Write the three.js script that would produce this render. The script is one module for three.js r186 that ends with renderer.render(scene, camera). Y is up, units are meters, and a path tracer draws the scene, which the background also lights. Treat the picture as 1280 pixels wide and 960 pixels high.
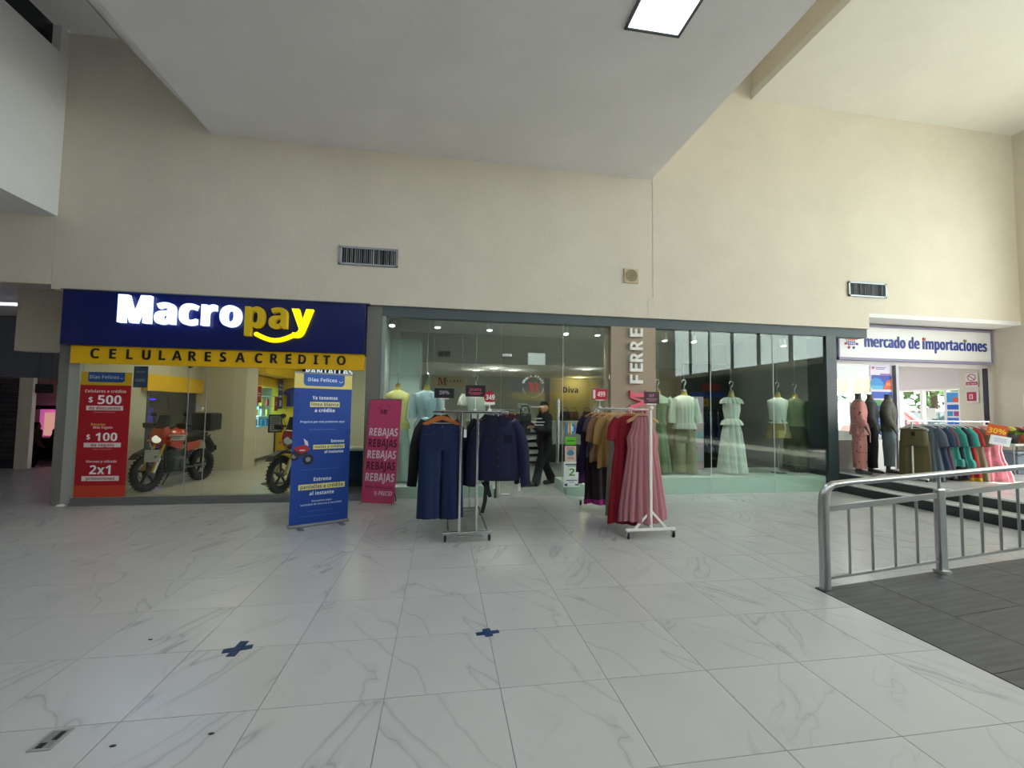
import * as THREE from 'three';
import { mergeGeometries, mergeVertices, toCreasedNormals } from 'three/addons/utils/BufferGeometryUtils.js';
import { RoundedBoxGeometry } from 'three/addons/geometries/RoundedBoxGeometry.js';
import { TextGeometry } from 'three/addons/geometries/TextGeometry.js';
import { FontLoader } from 'three/addons/loaders/FontLoader.js';
import { MarchingCubes } from 'three/addons/objects/MarchingCubes.js';
import { RectAreaLightUniformsLib } from 'three/addons/lights/RectAreaLightUniformsLib.js';

// ------------------------------------------------------------ camera, sky, sun, exposure
const scene = new THREE.Scene();
const renderer = new THREE.WebGLRenderer({ antialias: true });
renderer.toneMapping = THREE.LinearToneMapping;
renderer.toneMappingExposure = 1.3;
renderer.shadowMap.enabled = true;
renderer.shadowMap.type = THREE.PCFSoftShadowMap;
RectAreaLightUniformsLib.init();
const camera = new THREE.PerspectiveCamera(82.58, 1280 / 960, 0.05, 200);
camera.position.set(0, 1.498, 0);
camera.rotation.set(0.0543, -0.15854, 0.01368, 'YXZ');
scene.add(camera);
scene.background = new THREE.Color().setRGB(0.985, 0.975, 1.0);
scene.backgroundIntensity = 6;
const sun = new THREE.DirectionalLight(0xfff6e6, 24);
sun.position.set(23.5, 32, -1.5);
sun.target.position.set(9, 0, -4);
sun.castShadow = true;
sun.shadow.mapSize.set(2048, 2048);
Object.assign(sun.shadow.camera, { left: -22, right: 22, top: 22, bottom: -22, near: 1, far: 80 });
scene.add(sun, sun.target);

// ------------------------------------------------------------ helpers
let seed = 12345;
const rnd = () => { seed = (seed * 1664525 + 1013904223) >>> 0; return seed / 4294967296; };
const rr = (a, b) => a + (b - a) * rnd();
const used = new Map();
function numbered(n) { const k = used.get(n) ?? 0; used.set(n, k + 1); return k ? n + '_' + String(k).padStart(3, '0') : n; }
function sh(m) { m.castShadow = true; m.receiveShadow = true; return m; }
function tag(o, label, category, group) { o.userData.label = label; o.userData.category = category; if (group) o.userData.group = group; return o; }
function thing(name, label, category, p = [0, 0, 0], turn = 0, group) {
  const g = new THREE.Group(); g.name = numbered(name); g.position.set(...p); g.rotation.y = turn; scene.add(g);
  return tag(g, label, category, group);
}
function part(parent, name, geo, mat, p, r) {
  const m = sh(new THREE.Mesh(Array.isArray(geo) ? mg(geo) : geo, mat)); m.name = name;
  if (p) m.position.set(...p); if (r) m.rotation.set(...r); parent.add(m); return m;
}
function solo(name, label, category, geo, mat, p, r, group) {
  const m = part(scene, numbered(name), geo, mat, p, r); return tag(m, label, category, group);
}
function struct(name, geo, mat, parent, p) {
  const m = part(parent ?? scene, parent ? name : numbered(name), geo, mat, p);
  if (!parent) m.userData.kind = 'structure'; return m;
}
function mg(list) {
  const l = list.map((g) => { let h = g.index ? g.toNonIndexed() : g; for (const k of Object.keys(h.attributes)) if (!['position', 'normal', 'uv'].includes(k)) h.deleteAttribute(k); if (!h.attributes.uv) h.setAttribute('uv', new THREE.BufferAttribute(new Float32Array(h.attributes.position.count * 2), 2)); if (!h.attributes.normal) h.computeVertexNormals(); return h; });
  return l.length === 1 ? l[0] : mergeGeometries(l);
}
function uvm(g, s = 1, ox = 0, oy = 0) { // uv in metres from the dominant axis of every face
  if (g.index) g = g.toNonIndexed();
  const p = g.attributes.position, n = g.attributes.normal, uv = new Float32Array(p.count * 2);
  for (let i = 0; i < p.count; i++) {
    const ax = Math.abs(n.getX(i)), ay = Math.abs(n.getY(i)), az = Math.abs(n.getZ(i));
    const [u, v] = ay >= ax && ay >= az ? [p.getX(i), p.getZ(i)] : ax > az ? [p.getZ(i), p.getY(i)] : [p.getX(i), p.getY(i)];
    uv[i * 2] = u * s + ox; uv[i * 2 + 1] = v * s + oy;
  }
  g.setAttribute('uv', new THREE.BufferAttribute(uv, 2)); return g;
}
const bx = (x0, x1, y0, y1, z0, z1) => uvm(new THREE.BoxGeometry(x1 - x0, y1 - y0, z1 - z0).translate((x0 + x1) / 2, (y0 + y1) / 2, (z0 + z1) / 2));
const cb = (w, h, d, x = 0, y = 0, z = 0) => new THREE.BoxGeometry(w, h, d).translate(x, y, z);
const rb = (w, h, d, r = 0.01, x = 0, y = 0, z = 0) => new RoundedBoxGeometry(w, h, d, 2, Math.min(r, w / 2.05, h / 2.05, d / 2.05)).translate(x, y, z);
const V = (a) => new THREE.Vector3(...a);
function bar(a, b, r, seg = 10, r2 = r) { // straight round bar between two points
  const A = V(a), B = V(b), L = A.distanceTo(B);
  const g = new THREE.CylinderGeometry(r2, r, L, seg); g.translate(0, L / 2, 0);
  g.applyQuaternion(new THREE.Quaternion().setFromUnitVectors(new THREE.Vector3(0, 1, 0), B.clone().sub(A).normalize()));
  return g.translate(A.x, A.y, A.z);
}
function tube(pts, r, n = 24, seg = 8, closed = false) { return new THREE.TubeGeometry(new THREE.CatmullRomCurve3(pts.map(V), closed), n, r, seg, closed); }
function flat(a, b, w, t) { // square bar of width w, thickness t between two points
  const A = V(a), B = V(b), L = A.distanceTo(B);
  const g = new THREE.BoxGeometry(w, L, t); g.translate(0, L / 2, 0);
  g.applyQuaternion(new THREE.Quaternion().setFromUnitVectors(new THREE.Vector3(0, 1, 0), B.clone().sub(A).normalize()));
  return g.translate(A.x, A.y, A.z);
}
const lathe = (pts, seg = 24) => new THREE.LatheGeometry(pts.map((p) => new THREE.Vector2(...p)), seg);
const ball = (r, x = 0, y = 0, z = 0, sx = 1, sy = 1, sz = 1, s = 16) => new THREE.SphereGeometry(r, s, Math.round(s * 0.75)).scale(sx, sy, sz).translate(x, y, z);
const torus = (R, r, seg = 32, rs = 10) => new THREE.TorusGeometry(R, r, rs, seg);
function extr(pts, d, bevel = 0, holes) { // outline in xy, depth along z
  const s = new THREE.Shape(pts.map((p) => new THREE.Vector2(...p)));
  for (const h of holes ?? []) s.holes.push(new THREE.Path(h.map((p) => new THREE.Vector2(...p))));
  return new THREE.ExtrudeGeometry(s, { depth: d, bevelEnabled: bevel > 0, bevelSize: bevel, bevelThickness: bevel, bevelSegments: 2, curveSegments: 10 });
}
// a soft closed skin through rings: [y, halfwidth, halfdepth, {x, z, fold, n, ph, sq}]
function loft(rings, seg = 40, capTop = false, capBot = false) {
  const pos = [], uv = [], idx = [];
  rings.forEach(([y, rx, rz, o = {}], i) => {
    for (let k = 0; k <= seg; k++) {
      const t = (k / seg) * Math.PI * 2, c = Math.cos(t), s = Math.sin(t), q = o.sq ?? 1;
      const w = o.fold ? 1 + 0 : 1, f = o.fold ? o.fold * (Math.sin((o.n ?? 7) * t + (o.ph ?? 0)) + 0.45 * Math.sin((o.n ?? 7) * 1.0 * 2 * t + 1.3 + (o.ph ?? 0) * 2)) : 0;
      const ex = Math.sign(c) * Math.pow(Math.abs(c), q), ez = Math.sign(s) * Math.pow(Math.abs(s), q);
      pos.push((o.x ?? 0) + ex * rx * w + c * f, y + (o.wave ? o.wave * Math.sin(3 * t + (o.ph ?? 0)) : 0), (o.z ?? 0) + ez * rz * w + s * f);
      uv.push((k / seg) * 2 * (rx + rz) * 1.6, y);
    }
  });
  const S = seg + 1;
  for (let i = 0; i < rings.length - 1; i++) for (let k = 0; k < seg; k++) { const a = i * S + k; idx.push(a, a + S, a + 1, a + 1, a + S, a + S + 1); }
  const cap = (i, flip) => { const [y, , , o = {}] = rings[i]; const c = pos.length / 3; pos.push(o.x ?? 0, y, o.z ?? 0); uv.push(0, y); for (let k = 0; k < seg; k++) { const a = i * S + k; flip ? idx.push(c, a + 1, a) : idx.push(c, a, a + 1); } };
  if (capTop) cap(rings[0][0] > rings.at(-1)[0] ? 0 : rings.length - 1, true);
  if (capBot) cap(rings[0][0] > rings.at(-1)[0] ? rings.length - 1 : 0, false);
  const g = new THREE.BufferGeometry(); g.setAttribute('position', new THREE.Float32BufferAttribute(pos, 3)); g.setAttribute('uv', new THREE.Float32BufferAttribute(uv, 2)); g.setIndex(idx); g.computeVertexNormals();
  return g;
}
// a tapered limb or sleeve through points [x, y, z, radius, flatten, fold]
function limb(pts, seg = 14, caps = true) {
  const P = pts.map((p) => new THREE.Vector3(p[0], p[1], p[2])), pos = [], uv = [], idx = [], S = seg + 1;
  const ref = new THREE.Vector3(0, 0, 1); let len = 0;
  P.forEach((p, i) => {
    const t = (P[i + 1] ?? p).clone().sub(P[i - 1] ?? p).normalize(); const u = new THREE.Vector3().crossVectors(ref, t); if (u.lengthSq() < 1e-3) u.set(1, 0, 0); u.normalize(); const w = new THREE.Vector3().crossVectors(t, u).normalize();
    if (i) len += p.distanceTo(P[i - 1]);
    const r = pts[i][3], fl = pts[i][4] ?? 1, fo = pts[i][5] ?? 0;
    for (let k = 0; k <= seg; k++) { const a = (k / seg) * Math.PI * 2, q = r * (1 + fo * Math.sin(4 * a + i)); const v = p.clone().addScaledVector(u, Math.cos(a) * q).addScaledVector(w, Math.sin(a) * q * fl); pos.push(v.x, v.y, v.z); uv.push((k / seg) * r * 5, len); }
  });
  for (let i = 0; i < P.length - 1; i++) for (let k = 0; k < seg; k++) { const a = i * S + k; idx.push(a, a + 1, a + S, a + 1, a + S + 1, a + S); }
  if (caps) for (const i of [0, P.length - 1]) { const c = pos.length / 3; pos.push(P[i].x, P[i].y, P[i].z); uv.push(0, 0); for (let k = 0; k < seg; k++) { const a = i * S + k; i ? idx.push(c, a, a + 1) : idx.push(c, a + 1, a); } }
  const g = new THREE.BufferGeometry(); g.setAttribute('position', new THREE.Float32BufferAttribute(pos, 3)); g.setAttribute('uv', new THREE.Float32BufferAttribute(uv, 2)); g.setIndex(idx); g.computeVertexNormals();
  return g;
}

// ------------------------------------------------------------ textures and materials
function hash2(x, y, s) { let h = (x * 374761393 + y * 668265263 + s * 974634777) | 0; h = Math.imul(h ^ (h >>> 13), 1274126177); return ((h ^ (h >>> 16)) >>> 0) / 4294967296; }
function vnoise(x, y, per, s, py = per) { const xi = Math.floor(x), yi = Math.floor(y), fx = x - xi, fy = y - yi, u = fx * fx * (3 - 2 * fx), v = fy * fy * (3 - 2 * fy), m = (a) => ((a % per) + per) % per, n = (a) => ((a % py) + py) % py; const a = hash2(m(xi), n(yi), s), b = hash2(m(xi + 1), n(yi), s), c = hash2(m(xi), n(yi + 1), s), d = hash2(m(xi + 1), n(yi + 1), s); return a + (b - a) * u + (c - a) * v + (a - b - c + d) * u * v; }
function fbm(x, y, per, s, oct = 4, py = per) { let v = 0, a = 0.5; for (let i = 0; i < oct; i++) { v += a * vnoise(x, y, per, s + i * 17, py); x *= 2; y *= 2; per *= 2; py *= 2; a *= 0.5; } return v; }
function dataTex(N, fn, rep, srgb = true) {
  const d = new Uint8Array(N * N * 4);
  for (let j = 0; j < N; j++) for (let i = 0; i < N; i++) { const c = fn(i / N, j / N), k = (j * N + i) * 4; d[k] = Math.max(0, Math.min(255, c[0])); d[k + 1] = Math.max(0, Math.min(255, c[1])); d[k + 2] = Math.max(0, Math.min(255, c[2])); d[k + 3] = 255; }
  const t = new THREE.DataTexture(d, N, N); t.wrapS = t.wrapT = THREE.RepeatWrapping; t.magFilter = THREE.LinearFilter; t.minFilter = THREE.LinearMipmapLinearFilter; t.generateMipmaps = true; if (srgb) t.colorSpace = THREE.SRGBColorSpace; t.repeat.set(rep, rep); t.needsUpdate = true; return t;
}
const marbleTex = dataTex(2048, (u, v) => { // 4.8 m of white stone print with slanting grey streaks
  const wx = fbm(u * 8, v * 8, 8, 3, 5) - 0.5, wy = fbm(u * 8, v * 8, 8, 53, 4) - 0.5, n1 = fbm(u * 7, v * 7, 7, 91, 4);
  const r1 = Math.abs(fbm(u * 16 + v * 8 + wx * 1.1, v * 4 + wy * 0.5, 8, 7, 4, 4) - 0.47), r2 = Math.abs(fbm(v * 12 - u * 12 + wy * 1.4, u * 4 + wx * 0.6, 12, 23, 4, 4) - 0.47);
  const gate = Math.max(0, Math.min(1, (n1 - 0.4) * 6)), gate2 = Math.max(0, Math.min(1, (0.47 - n1) * 6));
  const v1 = Math.max(0, 1 - r1 / 0.006) * gate, s1 = Math.max(0, 1 - r1 / 0.035) * gate, v2 = Math.max(0, 1 - r2 / 0.005) * gate2, s2 = Math.max(0, 1 - r2 / 0.03) * gate2;
  const g = 234 - (wx + wy) * 12 - 22 * v1 - 13 * s1 - 15 * v2 - 8 * s2;
  return [g - 1, g, g + 1];
}, 1 / 4.8);
const stuccoBump = dataTex(512, (u, v) => { const g = 128 + (fbm(u * 64, v * 64, 64, 5, 3) - 0.45) * 170; return [g, g, g]; }, 1 / 1.2, false);
const blotch = (c, amp, s, rep = 1 / 3, det = 1) => dataTex(512, (u, v) => { const f = (fbm(u * 6, v * 6, 6, s, 5) - 0.47) * amp + (fbm(u * 90, v * 90, 90, s + 5, 2) - 0.37) * amp * 0.5 * det; return c.map((q) => q * (1 + f)); }, rep);
const clothBump = dataTex(256, (u, v) => { const g = 128 + 60 * Math.sin(u * 2 * Math.PI * 64) * Math.sin(v * 2 * Math.PI * 64) + (hash2(u * 256 | 0, v * 256 | 0, 3) - 0.5) * 80; return [g, g, g]; }, 6, false);
const std = (color, rough = 0.6, o = {}) => new THREE.MeshPhysicalMaterial({ color, roughness: rough, side: THREE.DoubleSide, ...o });
const M = {
  wall: std(0xffffff, 0.92, { map: blotch([219, 210, 195], 0.05, 11), bumpMap: stuccoBump, bumpScale: 0.004 }),
  white: std(0xffffff, 0.9, { map: blotch([230, 230, 229], 0.03, 31), bumpMap: stuccoBump, bumpScale: 0.0015 }),
  ceil: std(0xffffff, 0.93, { map: blotch([230, 228, 227], 0.04, 41), bumpMap: stuccoBump, bumpScale: 0.002 }),
  ceilR: std(0xffffff, 0.93, { map: blotch([228, 226, 218], 0.04, 43), bumpMap: stuccoBump, bumpScale: 0.005 }),
  marble: std(0xd0cfcd, 0.26, { map: marbleTex, specularIntensity: 0.9 }),
  grout: std(0x8b8983, 0.9),
  slate: std(0xffffff, 0.42, { map: dataTex(512, (u, v) => { const g = 74 + (fbm(u * 4, v * 40, 4, 77, 4) - 0.45) * 46 + (fbm(u * 5, v * 5, 5, 12, 3) - 0.45) * 22; return [g, g, g * 1.03]; }, 1 / 1.2) }),
  riser: std(0x35383c, 0.5),
  steel: std(0xb9bbbd, 0.28, { metalness: 1 }),
  chrome: std(0xd9dcdf, 0.14, { metalness: 1 }),
  alu: std(0x8e9194, 0.42, { metalness: 0.85 }),
  aluDark: std(0x5c6164, 0.5, { metalness: 0.5 }),
  frameDark: std(0x2c3a40, 0.35),
  soffit: std(0x515c61, 0.6),
  glass: new THREE.MeshPhysicalMaterial({ color: 0xeef6f2, roughness: 0.0, transmission: 1, thickness: 0, ior: 1.5, side: THREE.DoubleSide }),
  black: std(0x111214, 0.45), blackMatte: std(0x17181a, 0.85), rubber: std(0x161617, 0.8),
  paint: std(0xf2f1ec, 0.4), whiteGloss: std(0xeef0ee, 0.3), mac: std(0x04145c, 0.28), macYellow: std(0xf0bc0c, 0.45), macWallY: std(0xf2c200, 0.6),
};
function canvasTex(w, h, draw) { const c = document.createElement('canvas'); c.width = w; c.height = h; const x = c.getContext('2d'); draw(x, w, h); const t = new THREE.CanvasTexture(c); t.colorSpace = THREE.SRGBColorSpace; t.anisotropy = 8; return t; }
function print(w, h, draw, rough = 0.5, o = {}) { return std(0xffffff, rough, { map: canvasTex(w, h, draw), ...o }); }
function txt(x, s, px, py, size, color, o = {}) { x.fillStyle = color; x.font = (o.style ?? 'bold') + ' ' + size + 'px ' + (o.font ?? 'sans-serif'); x.textAlign = o.align ?? 'center'; x.textBaseline = o.base ?? 'alphabetic'; if (o.width) { const w = x.measureText(s).width; x.save(); x.translate(px, py); x.scale(o.width / w, 1); x.fillText(s, 0, 0); x.restore(); } else x.fillText(s, px, py); }
const sheet = (w, h, t = 0.003) => new THREE.BoxGeometry(w, h, t); // print goes on all sides of a thin card
function card(w, h, t = 0.004) { // thin board whose +z face carries the whole print, edges its border colour
  const g = new THREE.BoxGeometry(w, h, t), uv = g.attributes.uv; for (let i = 0; i < 16; i++) uv.setXY(i, 0.01, 0.01); for (let i = 20; i < 24; i++) uv.setXY(i, 0.01, 0.01); return g;
}
const fontSans = await new FontLoader().loadAsync('fonts/droid/droid_sans_bold.typeface.json');
const fontSerif = await new FontLoader().loadAsync('fonts/droid/droid_serif_bold.typeface.json');
function letters(s, size, depth, font = fontSans, bevel = 0) { return new TextGeometry(s, { font, size, depth, curveSegments: 6, bevelEnabled: bevel > 0, bevelSize: bevel, bevelThickness: bevel, bevelSegments: 1 }); }
// ------------------------------------------------------------ floor of the concourse
const T = 0.6, TX0 = -0.858, TZ0 = -2.398;
camera.updateMatrixWorld(); camera.updateProjectionMatrix();
const inView = (x, y, z, m = 0.06) => { const p = new THREE.Vector3(x, y, z).project(camera); const c = new THREE.Vector3(x, y, z).applyMatrix4(camera.matrixWorldInverse); return c.z < -0.1 && Math.abs(p.x) < 1 + m && Math.abs(p.y) < 1 + m; };
const floor = struct('floor', [bx(-6.6, 7.46, -0.2, -0.004, -7.36, -0.66), bx(-12, -5.42, -0.2, -0.004, -11.6, -7.36)], M.grout);
struct('floor_behind', [bx(-12, 3.17, -0.2, 0, -0.66, 7), bx(-12, -6.6, -0.2, 0, -7.36, -0.66)], M.marble);
const tileGeos = new Map();
function tileGeo(w, d, k) {
  const key = w.toFixed(3) + '_' + d.toFixed(3) + '_' + k;
  if (!tileGeos.has(key)) { const g = uvm(new THREE.BoxGeometry(w, 0.012, d), 1, (k * 0.731) % 4.8, (k * 1.377) % 4.8); if (k % 2) { const uv = g.attributes.uv; for (let i = 0; i < uv.count; i++) uv.setX(i, -uv.getX(i)); } tileGeos.set(key, g); }
  return tileGeos.get(key);
}
function layTiles(parent, x0, x1, z0, z1, y, ox, oz, mat, s = T, test = true) {
  for (let i = Math.floor((x0 - ox) / s); i * s + ox < x1 - 0.01; i++) for (let j = Math.floor((z0 - oz) / s); j * s + oz < z1 - 0.01; j++) {
    const a = Math.max(x0, ox + i * s), b = Math.min(x1, ox + i * s + s), c = Math.max(z0, oz + j * s), d = Math.min(z1, oz + j * s + s);
    if (b - a < 0.03 || d - c < 0.03) continue;
    if (test && ![[a, c], [a, d], [b, c], [b, d], [(a + b) / 2, (c + d) / 2]].some(([x, z]) => inView(x, y, z))) continue;
    part(parent, 'tile', tileGeo(b - a - 0.004, d - c - 0.004, Math.floor(hash2(i, j, 9) * 20)), mat, [(a + b) / 2, y - 0.006, (c + d) / 2]);
  }
}
layTiles(floor, -6.6, 3.17, -7.36, -0.66, 0, TX0, TZ0, M.marble);
layTiles(floor, 3.17, 7.45, -7.36, -3.33, 0, TX0, TZ0, M.marble);
struct('floor_corridor', [bx(-12, -5.44, -0.2, 0, -11.6, -7.362)], M.marble);
// ramp with dark plank tiles, from the concourse up to the shop landing
const RS = 0.077, rampY = (x) => (x - 3.17) * RS;
const ramp = struct('floor_ramp', [extr([[3.17, -0.15], [7.45, -0.15], [7.45, 0.32], [3.17, -0.008]], 8.3).translate(0, 0, -3.33)], std(0x3a3b3c, 0.8));
{
  const len = Math.hypot(1, RS), ang = Math.atan(RS);
  for (let i = 0; i < 8; i++) for (let j = 0; j < 5; j++) {
    const xa = i ? 3.67 + (i - 1) * 0.6 : 3.17, xb = Math.min(7.45, 3.67 + i * 0.6), off = i % 2 ? 0.55 : 0, za = Math.max(-3.33, -3.33 + j * 1.2 - off), zb = Math.min(1.6, -3.33 + (j + 1) * 1.2 - off), xm = (xa + xb) / 2;
    if (zb - za < 0.05) continue;
    const m = part(ramp, 'plank_tile', tileGeo((xb - xa) * len - 0.005, zb - za - 0.005, (i * 5 + j) % 20), M.slate, [xm, rampY(xm) - 0.002, (za + zb) / 2], [0, 0, ang]);
  }
}
// landing in front of the import shop and its two steps
const landing = struct('floor_landing', [bx(7.75, 12.1, -0.2, 0.326, -13.2, -3.33), bx(7.45, 12.1, -0.2, 0.326, -3.33, 7)], M.grout);
layTiles(landing, 7.75, 11.9, -7.7, -3.33, 0.33, 7.75, -7.7, M.marble);
struct('floor_landing_rest', [bx(7.75, 11.9, 0.326, 0.332, -13.1, -7.71), bx(7.45, 13.5, 0.326, 0.331, -3.32, 7)], M.marble);
struct('step_riser', [bx(7.46, 7.75, -0.1, 0.145, -7.7, -3.33)], M.riser);
struct('step_tread', [bx(7.445, 7.75, 0.145, 0.168, -7.7, -3.33)], M.whiteGloss);
struct('step_riser', [bx(7.735, 7.749, 0.168, 0.305, -7.7, -3.33)], M.riser);
struct('step_nosing', [bx(7.725, 7.76, 0.305, 0.334, -7.7, -3.33)], M.whiteGloss);

// ------------------------------------------------------------ walls and ceilings of the concourse
const wf = -7.25;
struct('wall_front', [bx(-5.64, 3.685, 3.13, 7.3, wf - 0.22, wf), bx(3.7, 5.75, 3.5, 9.2, wf - 0.22, wf - 0.002), bx(5.75, 12.1, 3.5, 7.6, wf - 0.22, wf - 0.002), bx(3.6, 8.2, 3.13, 3.5, wf - 0.22, wf + 0.004), bx(8.2, 12.1, 3.44, 3.5, wf - 0.22, wf + 0.003), bx(3.68, 3.7, 3.5, 9.2, wf - 0.22, wf - 0.012)], M.wall);
struct('wall_front_fascia', [bx(-12, -5.645, 3.2, 4.25, wf - 0.22, wf - 0.003)], M.wall);
struct('wall_left', [bx(-5.8, -5.62, 4.21, 6.6, wf, 7)], M.white);
const slot = struct('window_1', [bx(-5.8, -5.74, 6.6, 7.02, wf, 7)], std(0x10191d, 0.15));
struct('window_frame', [bx(-5.8, -5.63, 6.6, 7.02, wf, wf + 0.14)], M.white, slot);
struct('ceiling_left', [bx(-5.8, -4.97, 7.03, 7.2, wf, 7)], M.ceil);
struct('ceiling_slope', [extr([[-3.62, 5.68], [-3.62, 5.9], [-4.97, 7.25], [-4.97, 7.05]], 7 - wf).translate(0, 0, wf)], M.ceil);
struct('ceiling_panel', [bx(-3.62, 3.68, 5.68, 5.92, wf, 7)], M.ceil);
struct('wall_light_well', [bx(3.5, 3.68, 5.92, 9.2, wf, 7), bx(5.72, 5.9, 7.6, 9.2, wf, 7)], M.wall);
struct('ceiling_right', [bx(5.72, 12.1, 7.45, 7.6, wf, 7)], M.ceilR);
struct('ceiling_soffit', [bx(-12, -5.805, 4.21, 4.4, wf, 7)], M.ceil);
struct('ceiling_shop_soffit', [bx(8.2, 11.9, 3.36, 3.44, -7.9, wf)], M.white);
struct('wall_right', [bx(11.9, 12.1, 0.2, 7.6, -8.4, -5.9), bx(11.9, 12.1, 6.4, 7.6, -5.9, 7), bx(11.9, 12.1, 3.05, 3.25, -5.9, 7), bx(11.9, 12.1, 0.3, 6.4, 6.6, 7.2)], M.wall);
struct('wall_right_shop_fronts', [bx(11.9, 12.05, 0.3, 3.05, -2.8, 6.6)], std(0x24282a, 0.3));
struct('wall_back', [bx(-12, -7, 0, 4.4, 7, 7.2), bx(-7, 4, 3.05, 9.2, 7, 7.2), bx(4, 12.1, 3.05, 5.95, 7, 7.2), bx(4, 12.1, 7.3, 9.2, 7, 7.2), bx(11.7, 12.1, 5.95, 7.3, 7, 7.2), bx(-7, -5.4, 0, 4.4, 7, 7.2), bx(7.5, 12.1, 0, 4.4, 7, 7.2)], M.wall);
struct('wall_left_outer', [bx(-12.2, -12, 0, 4.4, -7.4, 7.2)], M.wall);
struct('ceiling_roof_shops', [bx(-20.2, 12.1, 3.65, 3.78, -22.2, -7.47)], M.white);
struct('ceiling_roof', [bx(-5.8, 3.6, 7.3, 7.5, wf - 0.2, 7.2), bx(3.5, 5.9, 9.2, 9.4, wf - 0.2, 7.2)], M.white);
{
  const w = struct('window_6', bx(4, 11.7, 5.95, 7.3, 7.09, 7.1), M.glass);
  for (let k = 0; k < 6; k++) struct('mullion', bx(3.97 + k * 1.54, 4.03 + k * 1.54, 5.95, 7.3, 7.03, 7.15), M.frameDark, w);
}
{ // street-side clerestory and the entrance below it
  const w = struct('window_2', bx(12.0, 12.01, 3.25, 6.4, -5.9, 6.6), M.glass);
  for (let k = 0; k < 9; k++) struct('mullion', bx(11.95, 12.06, 3.25, 6.4, -5.94 + k * 1.5625, -5.86 + k * 1.5625), M.frameDark, w);
}
// fluorescent panels set in the dropped ceiling
const tubeGlow = std(0xffffff, 0.5, { emissive: 0xe8f1ff, emissiveIntensity: 1.7 });
for (const z of [-3.7, -0.4, 2.9]) for (const x of [-2.2, 2.21]) {
  const g = thing('ceiling_light', z === -3.7 && x > 2 ? 'bright fluorescent panel set in the dropped grey ceiling' : 'fluorescent panel farther along the dropped grey ceiling', 'light', [x, 5.68, x < 0 ? z - 0.3 : z], 0, 'ceiling panel lights');
  part(g, 'frame', [cb(0.64, 0.03, 0.03, 0, -0.006, 0.625), cb(0.64, 0.03, 0.03, 0, -0.006, -0.625), cb(0.03, 0.03, 1.28, 0.31, -0.006, 0), cb(0.03, 0.03, 1.28, -0.31, -0.006, 0)], M.aluDark);
  part(g, 'diffuser', cb(0.6, 0.02, 1.22, 0, -0.002, 0), tubeGlow);
  const l = new THREE.RectAreaLight(0xe6efff, 7, 0.58, 1.2); l.position.set(0, -0.03, 0); l.rotation.x = -Math.PI / 2; l.name = 'panel_glow'; g.add(l);
}
// ------------------------------------------------------------ fittings on the wall
function grille(p, w, h, n, label, bent) {
  const g = thing('wall_vent', label, 'vent', p);
  part(g, 'duct_back', cb(w - 0.02, h - 0.02, 0.01, 0, 0, 0.006), M.blackMatte);
  part(g, 'frame', [cb(w, 0.03, 0.03, 0, h / 2 - 0.015, 0.015), cb(w, 0.03, 0.03, 0, -h / 2 + 0.015, 0.015), cb(0.03, h, 0.03, w / 2 - 0.015, 0, 0.015), cb(0.03, h, 0.03, -w / 2 + 0.015, 0, 0.015)], M.alu);
  for (let k = 0; k < n; k++) { const m = part(g, 'slat', cb(0.006, h - 0.05, 0.024), M.alu, [-w / 2 + 0.05 + (k / (n - 1)) * (w - 0.1) + rr(-1, 1) * bent, 0, 0.016], [0, rr(-0.9, 0.9), 0]); }
  return g;
}
grille([-1.22, 3.905, wf], 0.92, 0.3, 26, 'aluminium wall vent with bent slats above the two shop signs', 0.008);
grille([8.17, 3.895, wf], 0.86, 0.29, 22, 'small wall vent on the cream wall above the import shop', 0.004);
{
  const g = thing('wall_speaker', 'square beige wall speaker with round ribbed grille', 'speaker', [3.28, 3.87, wf]);
  part(g, 'plate', rb(0.27, 0.26, 0.03, 0.008, 0, 0, 0.015), std(0xc8bb98, 0.6));
  part(g, 'cone', new THREE.CylinderGeometry(0.1, 0.1, 0.01, 28).rotateX(Math.PI / 2).translate(0, 0, 0.031), std(0x8a7f66, 0.8));
  for (const r of [0.105, 0.082, 0.058, 0.034]) part(g, 'ring', torus(r, 0.007, 28, 6).translate(0, 0, 0.036), std(0xb3a683, 0.6));
}
// ------------------------------------------------------------ phone shop: shell
const cream = std(0xcfc8b2, 0.7), shopFloor = std(0xffffff, 0.22, { map: marbleTex, color: 0xd9d4c6 });
const gz = -7.32;
struct('wall_pillar_left', [bx(-5.54, -5.4, 0, 3.13, -7.5, -7.34)], std(0x7d7c78, 0.6));
struct('trim_1', [bx(-5.4, -5.26, 0, 2.32, -7.42, -7.33)], std(0xa9aaa6, 0.45));
struct('wall_pillar_middle', [bx(-1.22, -0.99, 0, 3.13, -7.6, -7.3)], std(0x77766f, 0.6));
struct('floor_phone_shop', [bx(-5.5, -1.1, -0.2, 0.02, -14, -7.36)], shopFloor);
struct('ceiling_phone_shop', [bx(-5.5, -1.1, 2.9, 3.1, -14, -7.47)], M.white);
struct('wall_shop_lintel', [bx(-5.4, -1.22, 2.3, 3.13, -7.47, -7.36)], M.aluDark);
struct('wall_phone_shop_left', [bx(-5.45, -5.3, 0, 2.9, -8.93, -7.44), bx(-5.45, -5.3, 1.72, 2.9, -10.5, -8.93), bx(-5.45, -5.3, 0, 2.9, -14, -10.5), bx(-5.5, -5.3, 3.1, 3.65, -14, -7.47)], cream);
struct('wall_phone_shop_partition', [bx(-5.3, -4.6, 0.02, 2.9, -10.85, -10.7)], cream);
struct('wall_phone_shop_column', [bx(-4.62, -4.36, 0.02, 2.9, -11.3, -10.68)], std(0xd8d1bb, 0.7));
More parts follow.
